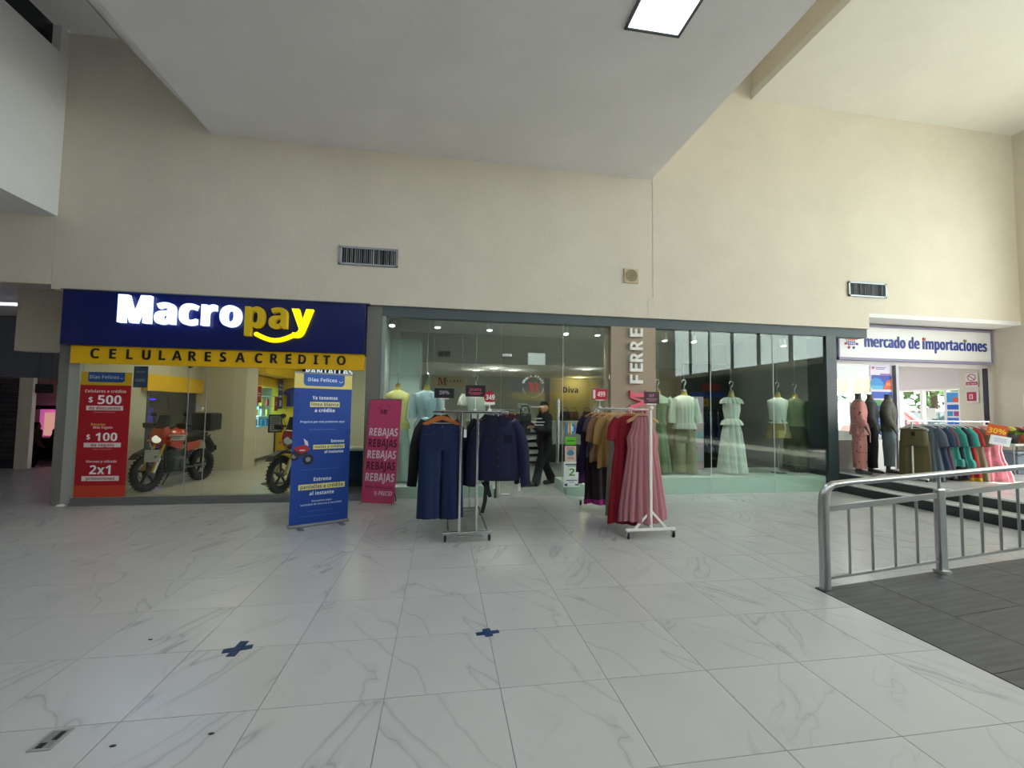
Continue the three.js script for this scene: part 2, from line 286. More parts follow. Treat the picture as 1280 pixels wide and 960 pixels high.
struct('wall_phone_shop_back', [bx(-5.4, -1.1, 0, 2.9, -14.1, -13.9)], cream);
struct('wall_phone_shop_yellow', [bx(-4.9, -3.5, 0.02, 2.9, -13.9, -13.7), bx(-5.3, -4.2, 2.25, 2.9, -13.7, -11.3)], M.macWallY);
struct('wall_party', [bx(-1.22, -1.0, 0, 3.3, -15.2, -7.6)], M.white);
{ const w = struct('window_3', [bx(-5.4, -5.38, 0.02, 1.72, -10.5, -8.93)], M.glass); struct('window_frame', [bx(-5.42, -5.29, 0.02, 1.72, -8.97, -8.91), bx(-5.42, -5.29, 0.02, 1.72, -10.52, -10.46)], M.aluDark, w); }
solo('wall_band', 'bright yellow fascia band over the dark side window of the phone shop', 'sign', bx(-5.29, -5.2, 1.72, 2.02, -10.6, -8.75), M.macWallY);
// front: sill, glass, fittings
const phoneFront = thing('glass_shop_front', 'frameless glass front of the phone shop on a grey sill', 'shop front');
part(phoneFront, 'sill', [bx(-5.25, -1.22, 0, 0.045, -7.4, -7.27), bx(-5.25, -1.22, 0.045, 0.115, -7.37, -7.29)], M.alu);
const shopGlass = (parent, x0, x1, y0, y1, z) => part(parent, 'pane', bx(x0 + 0.003, x1 - 0.003, y0, y1, z - 0.005, z + 0.005), M.glass);
for (const [a, b, l] of [[-5.25, -3.79, 'front glass of the phone shop carrying the red offer poster'], [-3.79, -3.54, 'narrow glass strip beside the motorcycle in the phone shop front'], [-3.54, -2.76, 'front glass pane of the phone shop before the lit phone display'], [-2.76, -1.23, 'front glass pane of the phone shop behind the blue standing banner']]) shopGlass(phoneFront, a, b, 0.115, 2.32, gz);
for (const [x, y] of [[-3.78, 2.06], [-3.62, 1.42]]) part(phoneFront, 'clamp', rb(y > 2 ? 0.05 : 0.09, 0.05, 0.05, 0.012), y > 2 ? M.black : M.chrome, [x, y, gz + 0.01]);
for (const x of [-3.54, -3.79]) part(phoneFront, 'edge_strip', bx(x - 0.006, x + 0.006, 0.115, 2.06, gz + 0.006, gz + 0.014), M.chrome);

// ------------------------------------------------------------ big illuminated sign
{
  const g = thing('shop_sign', 'dark blue illuminated sign box reading Macropay above phone shop', 'sign', [0, 0, 0]);
  part(g, 'sign_panel', bx(-5.42, -1.23, 2.32, 3.115, -7.35, -7.17), M.mac);
  part(g, 'top_trim', bx(-5.44, -1.16, 3.115, 3.128, -7.35, -7.15), M.alu);
  const lit = (c, e) => std(c, 0.4, { emissive: c, emissiveIntensity: e });
  const blueWhite = lit(0xc9dcff, 1.25), yel = lit(0xffe600, 0.9), yelDim = std(0xc9ab12, 0.5, { emissive: 0xc9a800, emissiveIntensity: 0.12 }), side = std(0x9fb6e6, 0.4);
  const S = 0.4, adv = { M: 0.5, a: 0.345, c: 0.305, r: 0.255, o: 0.36, p: 0.365, y: 0.33 };
  let x = -4.66; const order = 'Macropay', posX = [];
  const wid = {}; for (const ch of new Set(order)) { const q = letters(ch, S, 0.07); q.computeBoundingBox(); wid[ch] = q.boundingBox; }
  const total = [...order].reduce((s, ch) => s + wid[ch].max.x - wid[ch].min.x, 0), gap = (2.66 - total) / 7;
  for (let i = 0; i < 8; i++) {
    const ch = order[i], b = wid[ch]; const geo = letters(ch, S, 0.075, fontSans, 0.006);
    const mat = i < 5 ? blueWhite : i === 7 ? yel : yelDim;
    part(g, 'letter', geo, mat, [x - b.min.x, 2.665, -7.165]).userData.label = i < 5 ? 'glowing bluish white letter' : i === 7 ? 'glowing yellow letter' : 'unlit yellow letter';
    posX.push(x); x += b.max.x - b.min.x + gap;
  }
  const sm = []; for (let k = 0; k <= 14; k++) { const t = k / 14; sm.push([posX[5] + 0.16 + t * 0.52, 2.56 - 0.085 * Math.sin(Math.PI * t), -7.12]); }
  part(g, 'smile', [tube(sm, 0.036, 28, 10), ball(0.036, ...sm[0]), ball(0.036, ...sm.at(-1))], yel).userData.label = 'glowing yellow smile stroke';
  const l1 = new THREE.RectAreaLight(0xbcd2ff, 1.6, 1.7, 0.35); l1.position.set(-3.95, 2.83, -7.06); l1.rotation.y = Math.PI; l1.name = 'letter_glow'; g.add(l1);
}
{
  const g = thing('shop_sign_strip', 'yellow strip lettered CELULARES A CREDITO under the blue sign', 'sign', [0, 0, 0]);
  part(g, 'strip_panel', bx(-5.31, -1.24, 2.06, 2.318, -7.31, -7.22), M.macYellow);
  const s = 'CELULARESACRÉDITO', xs = [-5.0, -4.77, -4.55, -4.33, -4.12, -3.92, -3.71, -3.5, -3.29, -3.05, -2.79, -2.57, -2.36, -2.16, -1.96, -1.8, -1.58];
  [...s].forEach((ch, i) => { const geo = letters(ch === 'É' ? 'E' : ch, 0.145, 0.012, fontSans); geo.computeBoundingBox(); const b = geo.boundingBox; const parts = [geo.translate(-(b.min.x + b.max.x) / 2, 0, 0)]; if (ch === 'É') parts.push(flat([-0.015, 0.12, 0.006], [0.03, 0.15, 0.006], 0.02, 0.012)); part(g, 'letter', parts, M.black, [xs[i], 2.135, -7.22]); });
}
// ------------------------------------------------------------ prints on the glass
const round = (x, a, b, w, h, r) => { x.beginPath(); x.roundRect ? x.roundRect(a, b, w, h, r) : x.rect(a, b, w, h); x.fill(); };
const redPoster = print(512, 1416, (x, w, h) => {
  x.fillStyle = '#b01022'; x.fillRect(0, 0, w, h); x.fillStyle = '#c9a413'; x.fillRect(0, 0, w, 150); x.fillStyle = '#c9402a'; x.fillRect(0, h - 130, w, 130); x.fillStyle = '#1f4a8c'; round(x, 70, -30, 372, 145, 30);
  txt(x, 'Días Felices', 232, 75, 54, '#a9b8c8', {}); x.strokeStyle = '#a9b8c8'; x.lineWidth = 6; x.beginPath(); x.arc(410, 60, 14, 0.1, Math.PI - 0.1); x.stroke();
  txt(x, 'Celulares a crédito', 256, 235, 46, '#f0dada', { width: 420 }); txt(x, '$', 110, 350, 90, '#fff'); txt(x, '500', 300, 365, 140, '#fff', { width: 250 });
  x.fillStyle = '#e8dcdc'; x.fillRect(70, 385, 372, 52); txt(x, 'de descuento', 256, 428, 46, '#a01525', { width: 320 }); txt(x, 'Términos y condiciones', 256, 465, 20, '#e6b0b0', { style: 'normal' });
  txt(x, 'Recarga', 200, 610, 38, '#e0c060'); txt(x, 'Más regalo', 250, 645, 38, '#f0dada'); txt(x, '$', 110, 770, 80, '#fff'); txt(x, '100', 290, 785, 130, '#fff', { width: 230 });
  x.fillStyle = '#e8dcdc'; x.fillRect(70, 805, 372, 52); txt(x, 'de regalo', 256, 848, 46, '#a01525', { width: 240 }); txt(x, 'Aplican restricciones', 256, 885, 20, '#e6b0b0', { style: 'normal' });
  txt(x, 'Viernes y sábado', 256, 1030, 38, '#f0dada'); txt(x, '2x1', 256, 1160, 140, '#fff', { width: 240 }); x.fillStyle = '#e8dcdc'; x.fillRect(70, 1180, 372, 56); txt(x, 'promociones', 256, 1225, 46, '#a01525', { width: 290 });
}, 0.5);
solo('window_poster', 'tall red poster with $500, $100 and 2x1 offers on shop glass', 'poster', card(0.66, 1.82, 0.004), redPoster, [-4.89, 1.03, gz + 0.012]);
solo('window_notice', 'small dark blue notice hung on the glass beside the red poster', 'poster', card(0.19, 0.32, 0.004), print(128, 216, (x, w, h) => { x.fillStyle = '#20457e'; x.fillRect(0, 0, w, h); x.fillStyle = '#9fb0c8'; for (const y of [50, 58, 130, 140, 150]) x.fillRect(16, y, 90, 4); x.fillStyle = '#5f6f8c'; x.beginPath(); x.moveTo(0, 0); x.lineTo(60, 0); x.lineTo(20, 30); x.fill(); }), [-4.47, 1.885, gz - 0.03]);
// ------------------------------------------------------------ blue standing banner
const banner = print(700, 1880, (x, w, h) => {
  x.fillStyle = '#0e43a0'; x.fillRect(0, 0, w, h); x.fillStyle = '#e9d77a'; x.fillRect(0, 0, w, 190); x.fillStyle = '#2a5fb8'; round(x, 105, -40, 500, 200, 50);
  txt(x, 'Días Felices', 330, 100, 62, '#e8eefc', { width: 360 }); x.strokeStyle = '#e8eefc'; x.lineWidth = 7; x.beginPath(); x.arc(560, 82, 22, 0.1, Math.PI - 0.1); x.stroke();
  txt(x, 'Ya tenemos', 370, 330, 62, '#f0f4ff', { width: 310 }); x.fillStyle = '#e6dd86'; x.fillRect(190, 360, 360, 66); txt(x, 'línea blanca', 370, 412, 60, '#2c4a80', { width: 340 }); txt(x, 'a crédito', 370, 490, 62, '#f0f4ff', { width: 250 });
  txt(x, 'Pregunta por más productos aquí', 350, 625, 36, '#d8e2fa', { width: 540 }); x.fillStyle = '#6d93d4'; x.fillRect(180, 710, 330, 4);
  txt(x, 'Estrena', 540, 880, 50, '#f0f4ff', { width: 170 }); x.fillStyle = '#e6dd86'; x.fillRect(245, 905, 385, 56); txt(x, 'motos a crédito', 438, 948, 50, '#2c4a80', { width: 360 }); txt(x, 'al instante', 500, 1015, 50, '#f0f4ff', { width: 240 });
  // small printed motorcycle
  x.fillStyle = '#141c30'; for (const [a, b, r] of [[28, 1040, 56], [190, 1085, 66]]) { x.beginPath(); x.arc(a, b, r, 0, 7); x.fill(); } x.fillStyle = '#8a8f98'; for (const [a, b, r] of [[28, 1040, 24], [190, 1085, 30]]) { x.beginPath(); x.arc(a, b, r, 0, 7); x.fill(); }
  x.fillStyle = '#2a2430'; x.fillRect(30, 940, 150, 100); x.fillStyle = '#b4232c'; x.beginPath(); x.moveTo(20, 930); x.lineTo(150, 900); x.lineTo(210, 960); x.lineTo(120, 1010); x.lineTo(40, 970); x.fill(); x.fillStyle = '#d9dde6'; x.beginPath(); x.moveTo(130, 820); x.lineTo(180, 860); x.lineTo(190, 920); x.lineTo(150, 900); x.fill(); x.fillRect(90, 960, 60, 14);
  x.fillStyle = '#4d78c4'; x.fillRect(110, 1210, 460, 4);
  txt(x, 'Estrena', 370, 1360, 64, '#f0f4ff', { width: 220 }); x.fillStyle = '#e6dd86'; x.fillRect(90, 1395, 560, 70); txt(x, 'pantallas a crédito', 370, 1450, 62, '#2c4a80', { width: 520 }); txt(x, 'al instante', 370, 1535, 64, '#f0f4ff', { width: 300 });
  txt(x, 'Encuentra aquí', 370, 1620, 32, '#d0dcf8', { width: 240 }); txt(x, 'variedad de marcas y tamaños', 370, 1660, 32, '#d0dcf8', { width: 500 }); x.fillStyle = '#4d78c4'; x.fillRect(200, 1730, 320, 4); x.fillRect(100, 1790, 500, 4); x.fillStyle = '#0a3688'; x.fillRect(0, 250, 60, 40); x.fillRect(0, 460, 70, 40); x.fillRect(640, 720, 60, 50);
}, 0.45);
{
  const g = thing('standing_banner', 'tall blue roll-up banner with yellow top in front of phone shop', 'banner', [-1.487, 0, -5.885], 0.47);
  part(g, 'print', card(0.69, 1.86, 0.006), banner, [0, 0.965, 0.0]);
  part(g, 'top_rail', rb(0.7, 0.025, 0.02, 0.006, 0, 1.9, -0.004), M.alu);
  part(g, 'base', [rb(0.72, 0.035, 0.1, 0.012, 0, 0.0175, -0.01)], M.alu);
  for (const x of [-0.24, 0.24]) part(g, 'foot', rb(0.06, 0.012, 0.2, 0.004, x, 0.006, 0.1), M.alu);
  part(g, 'pole', bar([0, 0.03, -0.02], [0, 1.9, -0.014], 0.008), M.alu);
}
// ------------------------------------------------------------ pink sale banner
const pinkBanner = print(520, 1620, (x, w, h) => {
  x.fillStyle = '#cf4a76'; x.fillRect(0, 0, w, h);
  x.strokeStyle = '#641030'; x.lineWidth = 5; x.save(); x.translate(250, 190); for (let i = 0; i < 11; i++) { x.save(); x.rotate(-1.15 + i * 0.23); txt(x, 'MARIA FERRE'[i], 0, -90, 26, '#641030'); x.restore(); } x.restore(); txt(x, 'M', 225, 240, 100, '#5a0d2a', { font: 'serif' }); txt(x, 'F', 290, 240, 100, '#5a0d2a', { font: 'serif' });
  ['#f2e4ea', '#3f0a26', '#f2e4ea', '#3f0a26', '#f2e4ea'].forEach((c, i) => txt(x, 'REBAJAS', 262, 585 + i * 176, 170, c, { width: 470 }));
  txt(x, 'TODA LA TIENDA A MITAD', 260, 1395, 50, '#6a1233', { width: 440 }); txt(x, '½ PRECIO', 330, 1500, 90, '#f4d4e0', { width: 290, style: 'italic bold' }); 
}, 0.55);
{
  const g = thing('sale_banner', 'pink REBAJAS sale banner leaning back beside the fashion shop window', 'banner', [-0.94, 0, -6.98], -0.33);
  part(g, 'print', card(0.54, 1.6, 0.006), pinkBanner, [0, 0.81, -0.11], [-0.12, 0, 0]);
  part(g, 'top_bar', bar([-0.27, 1.605, -0.206], [0.27, 1.605, -0.206], 0.01), M.alu);
  part(g, 'back_leg', [bar([0, 1.3, -0.18], [0.18, 0.0, -0.28], 0.007), bar([0, 1.3, -0.18], [-0.18, 0.0, -0.28], 0.007)], M.blackMatte);
  for (const s of [-1, 1]) part(g, 'front_leg', bar([s * 0.255, 0.05, -0.028], [s * 0.255, 0, 0.05], 0.007), M.alu);
}
// ------------------------------------------------------------ motorcycles
function motorcycle(name, label, p, turn, col, lit) {
  const g = thing(name, label, 'motorcycle', p, turn);
  const red = std(col, 0.28, { clearcoat: 0.6 }), blk = M.black, W = 1.2, R = 0.31;
  function wheel(nm, x, r, tw) {
    const w = part(g, nm, torus(r - tw / 2, tw / 2, 36, 12).translate(x, r, 0), M.rubber);
    part(w, 'rim', torus(r - tw - 0.008, 0.014, 32, 8).translate(x, r, 0), M.blackMatte);
    for (let k = 0; k < 5; k++) { const a = (k / 5) * 6.283 + 0.3; part(w, 'spoke', flat([x + Math.cos(a) * 0.03, r + Math.sin(a) * 0.03, 0], [x + Math.cos(a) * (r - tw - 0.01), r + Math.sin(a) * (r - tw - 0.01), 0], 0.03, 0.02), M.blackMatte); }
    part(w, 'hub', new THREE.CylinderGeometry(0.045, 0.045, 0.11, 16).rotateX(Math.PI / 2).translate(x, r, 0), M.aluDark);
    part(w, 'brake_disc', torus(0.1, 0.008, 24, 6).translate(x, r, 0.06), M.alu);
    const kn = []; for (let k = 0; k < 30; k++) { const a = (k / 30) * 6.283; kn.push(cb(0.02, 0.012, tw * 0.75, 0, r - 0.001, 0).rotateZ(a).translate(x, r, 0)); } part(w, 'tread', kn, M.rubber).userData.kind = 'stuff';
  }
  wheel('front_wheel', W / 2, R, 0.1); wheel('rear_wheel', -W / 2, R - 0.01, 0.13);
  const hx = W / 2 - 0.34, hy = 0.98;
  for (const s of [-1, 1]) { const f = part(g, 'fork_leg', [bar([W / 2, R, s * 0.085], [W / 2 - 0.12, 0.55, s * 0.085], 0.028), bar([W / 2 - 0.12, 0.55, s * 0.085], [hx + 0.02, hy - 0.04, s * 0.085], 0.02)], std(0xd8a21c, 0.3, { metalness: 0.6 })); part(f, 'fork_guard', bar([W / 2 - 0.01, R + 0.0, s * 0.1], [W / 2 - 0.115, 0.54, s * 0.1], 0.024), M.paint); }
  part(g, 'yoke', rb(0.06, 0.04, 0.24, 0.01, hx + 0.03, hy - 0.06, 0), blk);
  part(g, 'front_fender', extr([[-0.24, 0.0], [-0.12, 0.07], [0.06, 0.09], [0.26, 0.02], [0.34, -0.06], [0.24, 0.0], [0.05, 0.05], [-0.12, 0.03]], 0.11, 0.004).translate(W / 2 - 0.03, R * 2 + 0.0, -0.055), blk);
  const cw = part(g, 'headlight_cowl', extr([[-0.06, -0.12], [0.05, -0.1], [0.1, 0.02], [0.06, 0.14], [-0.02, 0.18], [-0.08, 0.1]], 0.2, 0.012).translate(hx + 0.1, 0.88, -0.1), red);
  part(cw, 'headlight', ball(0.07, hx + 0.19, 0.86, 0, 0.5, 1, 1.2), std(0xffffff, 0.1, lit ? { emissive: 0xfff2dd, emissiveIntensity: 0.5 } : {}));
  part(cw, 'windscreen', extr([[-0.08, 0], [0.03, 0.0], [-0.06, 0.22], [-0.1, 0.2]], 0.16, 0.003).translate(hx + 0.12, 1.04, -0.08), std(0x202428, 0.15));
  part(g, 'handlebar', tube([[hx - 0.12, hy + 0.1, -0.38], [hx - 0.04, hy + 0.12, -0.2], [hx, hy + 0.04, -0.06], [hx, hy + 0.04, 0.06], [hx - 0.04, hy + 0.12, 0.2], [hx - 0.12, hy + 0.1, 0.38]], 0.013, 30), blk);
  for (const s of [-1, 1]) {
    part(g, 'grip', bar([hx - 0.11, hy + 0.1, s * 0.37], [hx - 0.07, hy + 0.115, s * 0.26], 0.02), M.rubber);
    part(g, 'hand_guard', extr([[0, -0.04], [0.05, -0.02], [0.06, 0.05], [0.01, 0.06]], 0.14, 0.004).translate(hx + 0.0, hy + 0.09, s > 0 ? 0.24 : -0.38), blk);
    const m = part(g, 'mirror', ball(0.055, hx - 0.06, hy + 0.3, s * 0.3, 0.35, 0.75, 1.1), blk); part(m, 'mirror_stem', bar([hx - 0.05, hy + 0.11, s * 0.24], [hx - 0.06, hy + 0.28, s * 0.3], 0.006), blk);
    part(g, 'turn_signal', [bar([hx + 0.1, 0.82, s * 0.08], [hx + 0.1, 0.82, s * 0.2], 0.008), ball(0.03, hx + 0.1, 0.82, s * 0.21, 1.2, 0.8, 1)], std(0xe07a10, 0.3));
    part(g, 'radiator_shroud', extr([[-0.06, -0.12], [0.16, -0.04], [0.2, 0.1], [-0.02, 0.16], [-0.14, 0.06]], 0.03, 0.008).translate(hx - 0.1, 0.78, s > 0 ? 0.12 : -0.15), red);
    part(g, 'side_panel', extr([[-0.14, -0.05], [0.12, -0.09], [0.14, 0.05], [-0.2, 0.08]], 0.02, 0.006).translate(-0.22, 0.7, s > 0 ? 0.1 : -0.12), s > 0 ? M.paint : red);
    part(g, 'foot_peg', bar([-0.08, 0.36, s * 0.1], [-0.08, 0.36, s * 0.26], 0.014), M.rubber);
  }
  part(g, 'fuel_tank', loft([[0.0, 0.02, 0.02], [0.02, 0.08, 0.07], [0.1, 0.14, 0.12], [0.24, 0.16, 0.135], [0.36, 0.13, 0.11], [0.42, 0.08, 0.07], [0.44, 0.01, 0.01]], 24).rotateZ(Math.PI / 2 - 0.12).scale(1, 1, 1).translate(hx - 0.0, 0.85, 0), red);
  part(g, 'seat', extr([[0.14, 0.0], [0.12, 0.09], [-0.1, 0.05], [-0.42, 0.11], [-0.5, 0.1], [-0.46, 0.03], [-0.1, -0.02]], 0.2, 0.025).translate(-0.08, 0.8, -0.1), M.blackMatte);
  part(g, 'engine', [rb(0.26, 0.24, 0.2, 0.04, 0.02, 0.4, 0), bar([0.06, 0.48, 0], [0.16, 0.68, 0], 0.085, 18), new THREE.CylinderGeometry(0.1, 0.1, 0.26, 20).rotateX(Math.PI / 2).translate(-0.04, 0.38, 0)], M.aluDark);
  const fins = []; for (let k = 0; k < 6; k++) fins.push(bar([0.075 + k * 0.017, 0.51 + k * 0.03, 0], [0.08 + k * 0.017, 0.518 + k * 0.03, 0], 0.105, 18)); part(g, 'cylinder_fins', fins, M.alu);
  part(g, 'engine_guard', tube([[0.26, 0.24, 0.1], [0.36, 0.42, 0.2], [0.3, 0.64, 0.2], [0.2, 0.72, 0.06]], 0.012, 20), blk);
  part(g, 'frame', [bar([hx + 0.02, 0.88, 0], [0.24, 0.3, 0], 0.02), bar([hx, 0.82, 0], [-0.3, 0.72, 0], 0.022), bar([0.24, 0.28, 0], [-0.16, 0.26, 0], 0.02), bar([-0.16, 0.26, 0], [-0.3, 0.72, 0], 0.02), bar([-0.3, 0.72, 0.09], [-0.72, 0.86, 0.07], 0.014), bar([-0.3, 0.72, -0.09], [-0.72, 0.86, -0.07], 0.014)], blk);
  part(g, 'swing_arm', [bar([-0.12, 0.32, 0.09], [-W / 2, R - 0.01, 0.09], 0.022), bar([-0.12, 0.32, -0.09], [-W / 2, R - 0.01, -0.09], 0.022)], M.aluDark);
  part(g, 'exhaust', [tube([[0.16, 0.46, 0.12], [0.24, 0.28, 0.13], [0.0, 0.22, 0.14], [-0.25, 0.3, 0.15]], 0.022, 24), bar([-0.25, 0.3, 0.16], [-0.68, 0.52, 0.18], 0.05, 16, 0.058)], std(0x6b6d6f, 0.3, { metalness: 0.9 }));
  part(g, 'rear_fender', extr([[0.1, 0.02], [-0.2, 0.1], [-0.34, -0.06], [-0.36, -0.22], [-0.31, -0.22], [-0.28, -0.05], [-0.16, 0.05]], 0.13, 0.004).translate(-0.5, 0.74, -0.065), blk);
  part(g, 'rack', [cb(0.3, 0.015, 0.2, -0.66, 0.945, 0)], blk);
  const box = part(g, 'top_box', rb(0.34, 0.34, 0.4, 0.04, -0.7, 1.13, 0), M.black); part(box, 'reflector', cb(0.01, 0.08, 0.2, -0.873, 1.12, 0), std(0xb01818, 0.3)); part(box, 'box_lid_seam', cb(0.345, 0.008, 0.405, -0.7, 1.2, 0), M.blackMatte);
  part(g, 'side_stand', bar([-0.02, 0.28, 0.1], [0.0, 0.0, 0.24], 0.014), M.aluDark);
  part(g, 'licence_plate', cb(0.008, 0.1, 0.18, -0.88, 0.6, 0), blk);
  return g;
}
const bikeTurn = -1.77;
motorcycle('motorcycle', 'red and white trail motorcycle with black top box in shop window', [-4.72, 0.02, -8.84], bikeTurn, 0xc8341c, true);
motorcycle('motorcycle', 'red motorcycle half hidden behind the blue banner in the shop', [-2.45, 0.02, -8.5], -1.9, 0xb3161c, false);
{
  const g = thing('price_sheet', 'white price sheet hung on the motorcycle headlight', 'sign', [-4.66, 0, -8.05]);
  part(g, 'paper', card(0.26, 0.2, 0.003), print(160, 124, (x, w, h) => { x.fillStyle = '#e4e4e0'; x.fillRect(0, 0, w, h); txt(x, '20', 112, 84, 34, '#26272a', { style: 'italic bold' }); x.fillStyle = '#a5a7aa'; x.fillRect(12, 20, 60, 4); x.fillRect(12, 100, 90, 3); }), [0, 0.63, 0], [-0.05, -0.2, 0.02]);
  part(g, 'tie', bar([0, 0.73, 0], [-0.06, 0.84, -0.02], 0.004), M.paint);
}
solo('price_card', 'white price card lying on the red motorcycle tank', 'sign', card(0.24, 0.1, 0.003), print(128, 54, (x, w, h) => { x.fillStyle = '#e6e2dc'; x.fillRect(0, 0, w, h); x.fillStyle = '#8a3030'; x.fillRect(10, 12, 100, 8); x.fillStyle = '#777'; x.fillRect(20, 30, 70, 8); }), [-4.55, 0.9, -8.5], [-0.3, 0.2, 0.05]);
// ------------------------------------------------------------ display wall, stand, counters
{
  const g = thing('phone_display', 'glowing glass phone display with blue packages above white cabinet', 'display', [-4.67, 0.02, -12.4], Math.PI / 2);
  part(g, 'cabinet', bx(-1.05, 1.05, 0.09, 0.86, -0.5, 0), std(0xe3e0d6, 0.5)); part(g, 'plinth', bx(-1.05, 1.05, 0, 0.09, -0.5, -0.02), M.aluDark);
  for (const x of [-0.52, 0.0, 0.52]) part(g, 'cabinet_door', bx(x - 0.25, x + 0.25, 0.12, 0.83, 0, 0.012), std(0xe8e5db, 0.45));
  part(g, 'back_panel', bx(-1.05, 1.05, 0.88, 1.95, -0.5, -0.46), std(0xd9f4f6, 0.5, { emissive: 0x9fe6f0, emissiveIntensity: 0.55 }));
  for (const y of [0.87, 1.14, 1.42, 1.7]) part(g, 'shelf', bx(-1.05, 1.05, y, y + 0.015, -0.46, -0.02), std(0xbfe2e4, 0.2));
  part(g, 'header', bx(-1.05, 1.05, 1.95, 2.2, -0.5, 0.02), print(420, 50, (x, w, h) => { x.fillStyle = '#f2c40c'; x.fillRect(0, 0, w, h); txt(x, 'Todo a crédito', 200, 36, 34, '#7a6408', { width: 240 }); }));
  const l = new THREE.RectAreaLight(0xbdf2ff, 5, 1.9, 0.8); l.position.set(0, 1.45, -0.43); l.rotation.y = Math.PI; l.name = 'display_glow'; g.add(l);
}
const packs = [0x1f7fd0, 0xe8c21c, 0xd8d8d8, 0x2aa6e0, 0xc9271f, 0xf0d64a];
for (let k = 0; k < 18; k++) { const y = [0.905, 1.175, 1.455][k % 3], z = -13.35 + Math.floor(k / 3) * 0.34; solo('phone_package', ['blue', 'yellow', 'white', 'bright blue', 'red', 'pale yellow'][(k * 5) % 6] + ' package on ' + ['lowest', 'middle', 'upper'][k % 3] + ' shelf of the glowing phone display', 'package', rb(0.04, 0.17 + 0.04 * hash2(k, 1, 1), 0.14, 0.006, 0, 0.1, 0), std(packs[(k * 5) % 6], 0.4), [-4.86 - 0.06 * hash2(k, 3, 1), y, z], [0, 0, 0.0], 'packages in the phone display'); }
for (const [y, h, w, c, l] of [[1.75, 0.42, 0.3, '#b31d24', 'red promotional card on the glowing phone display'], [1.52, 0.4, 0.24, '#b5252a', 'small red card at the end of the phone display']]) solo('promo_card', l, 'sign', card(w, h, 0.006), print(96, 128, (x, W, H) => { x.fillStyle = c; x.fillRect(0, 0, W, H); x.fillStyle = '#e8c8c8'; x.fillRect(20, 50, 56, 10); x.fillRect(20, 70, 56, 8); }), [-4.63, y, w > 0.25 ? -12.1 : -13.3], [0, Math.PI / 2, 0]);
solo('promo_card', 'dark blue promotional card at the end of the phone display', 'sign', card(0.34, 0.85, 0.008), print(96, 240, (x, W, H) => { x.fillStyle = '#1c2f86'; x.fillRect(0, 0, W, H); txt(x, 'Todo', 48, 60, 30, '#fff'); txt(x, 'Móvil', 48, 92, 28, '#fff'); x.fillStyle = '#e8eef8'; x.fillRect(14, 130, 68, 16); x.fillRect(30, 170, 40, 50); }), [-4.6, 1.8, -13.52], [0, Math.PI / 2, 0]);
{
  const g = thing('sign_stand', 'black floor stand holding a small framed notice', 'sign stand', [-3.1, 0.02, -8.9], 0.5);
  part(g, 'base', lathe([[0, 0], [0.19, 0], [0.19, 0.015], [0.05, 0.03], [0, 0.03]]), M.black); part(g, 'pole', bar([0, 0.02, 0], [0, 1.0, 0], 0.014), M.black);
  part(g, 'frame', rb(0.24, 0.34, 0.02, 0.008, 0, 1.12, 0.01), M.black); part(g, 'notice', card(0.19, 0.29, 0.004), print(64, 96, (x, W, H) => { x.fillStyle = '#b9bbb6'; x.fillRect(0, 0, W, H); x.fillStyle = '#555'; for (let i = 0; i < 7; i++) x.fillRect(8, 10 + i * 12, 48, 4); }), [0, 1.12, 0.022]);
}
{ const g = thing('counter', 'dark glossy counter with pale top behind phone shop glass', 'counter', [-1.62, 0.02, -8.2]); part(g, 'body', bx(-0.36, 0.36, 0, 0.7, -0.25, 0.25), std(0x1d2226, 0.15)); part(g, 'top', bx(-0.38, 0.38, 0.7, 0.74, -0.27, 0.27), std(0xcfcabb, 0.4)); part(g, 'kick_plate', bx(-0.34, 0.34, 0.0, 0.08, 0.25, 0.255), M.aluDark); }
{ const g = thing('screen_sign', 'lit PANTALLAS letters on a dark blue board behind glass', 'sign', [-1.94, 1.97, -7.72]); part(g, 'board', cb(0.72, 0.34, 0.03, 0, 0, 0), std(0x1a1c66, 0.4)); part(g, 'letters', letters('PANTALLAS', 0.105, 0.01).translate(-0.33, 0.04, 0.016).scale(0.95, 1, 1), std(0xffffff, 0.4, { emissive: 0xf0f2ff, emissiveIntensity: 0.8 })); part(g, 'hanger', [bar([-0.3, 0.16, 0], [-0.3, 0.93, 0], 0.004), bar([0.3, 0.16, 0], [0.3, 0.93, 0], 0.004)], M.alu); }
{ // jersey hung on the yellow wall
  const g = thing('hanging_shirt', 'dark blue shirt hanging on the yellow wall', 'shirt', [-4.25, 1.45, -13.6]);
  part(g, 'body', loft([[0.55, 0.06, 0.04], [0.5, 0.18, 0.05], [0.4, 0.2, 0.06], [0.2, 0.19, 0.06, { fold: 0.008 }], [0, 0.2, 0.07, { fold: 0.012 }]], 28), std(0x17206e, 0.7)); for (const s of [-1, 1]) part(g, 'sleeve', limb([[s * 0.14, 0.48, 0, 0.07, 0.6], [s * 0.25, 0.34, 0, 0.07, 0.6]]), std(0x17206e, 0.7)); part(g, 'hook', tube([[0, 0.54, 0], [0, 0.62, 0], [0.03, 0.64, -0.05], [0.03, 0.64, -0.1]], 0.004), M.alu);
}
function shopLamp(label, x, y, z, w, d, e, c = 0xfff0d8, group = 'phone shop ceiling lights') { const g = thing('ceiling_light', label, 'light', [x, y, z], 0, group); part(g, 'housing', cb(w + 0.04, 0.03, d + 0.04, 0, -0.005, 0), M.paint); part(g, 'diffuser', cb(w, 0.02, d, 0, -0.016, 0), std(0xffffff, 0.5, { emissive: c, emissiveIntensity: 1.6 })); const l = new THREE.RectAreaLight(c, e, w, d); l.position.y = -0.035; l.rotation.x = -Math.PI / 2; l.name = 'lamp_glow'; g.add(l); return g; }
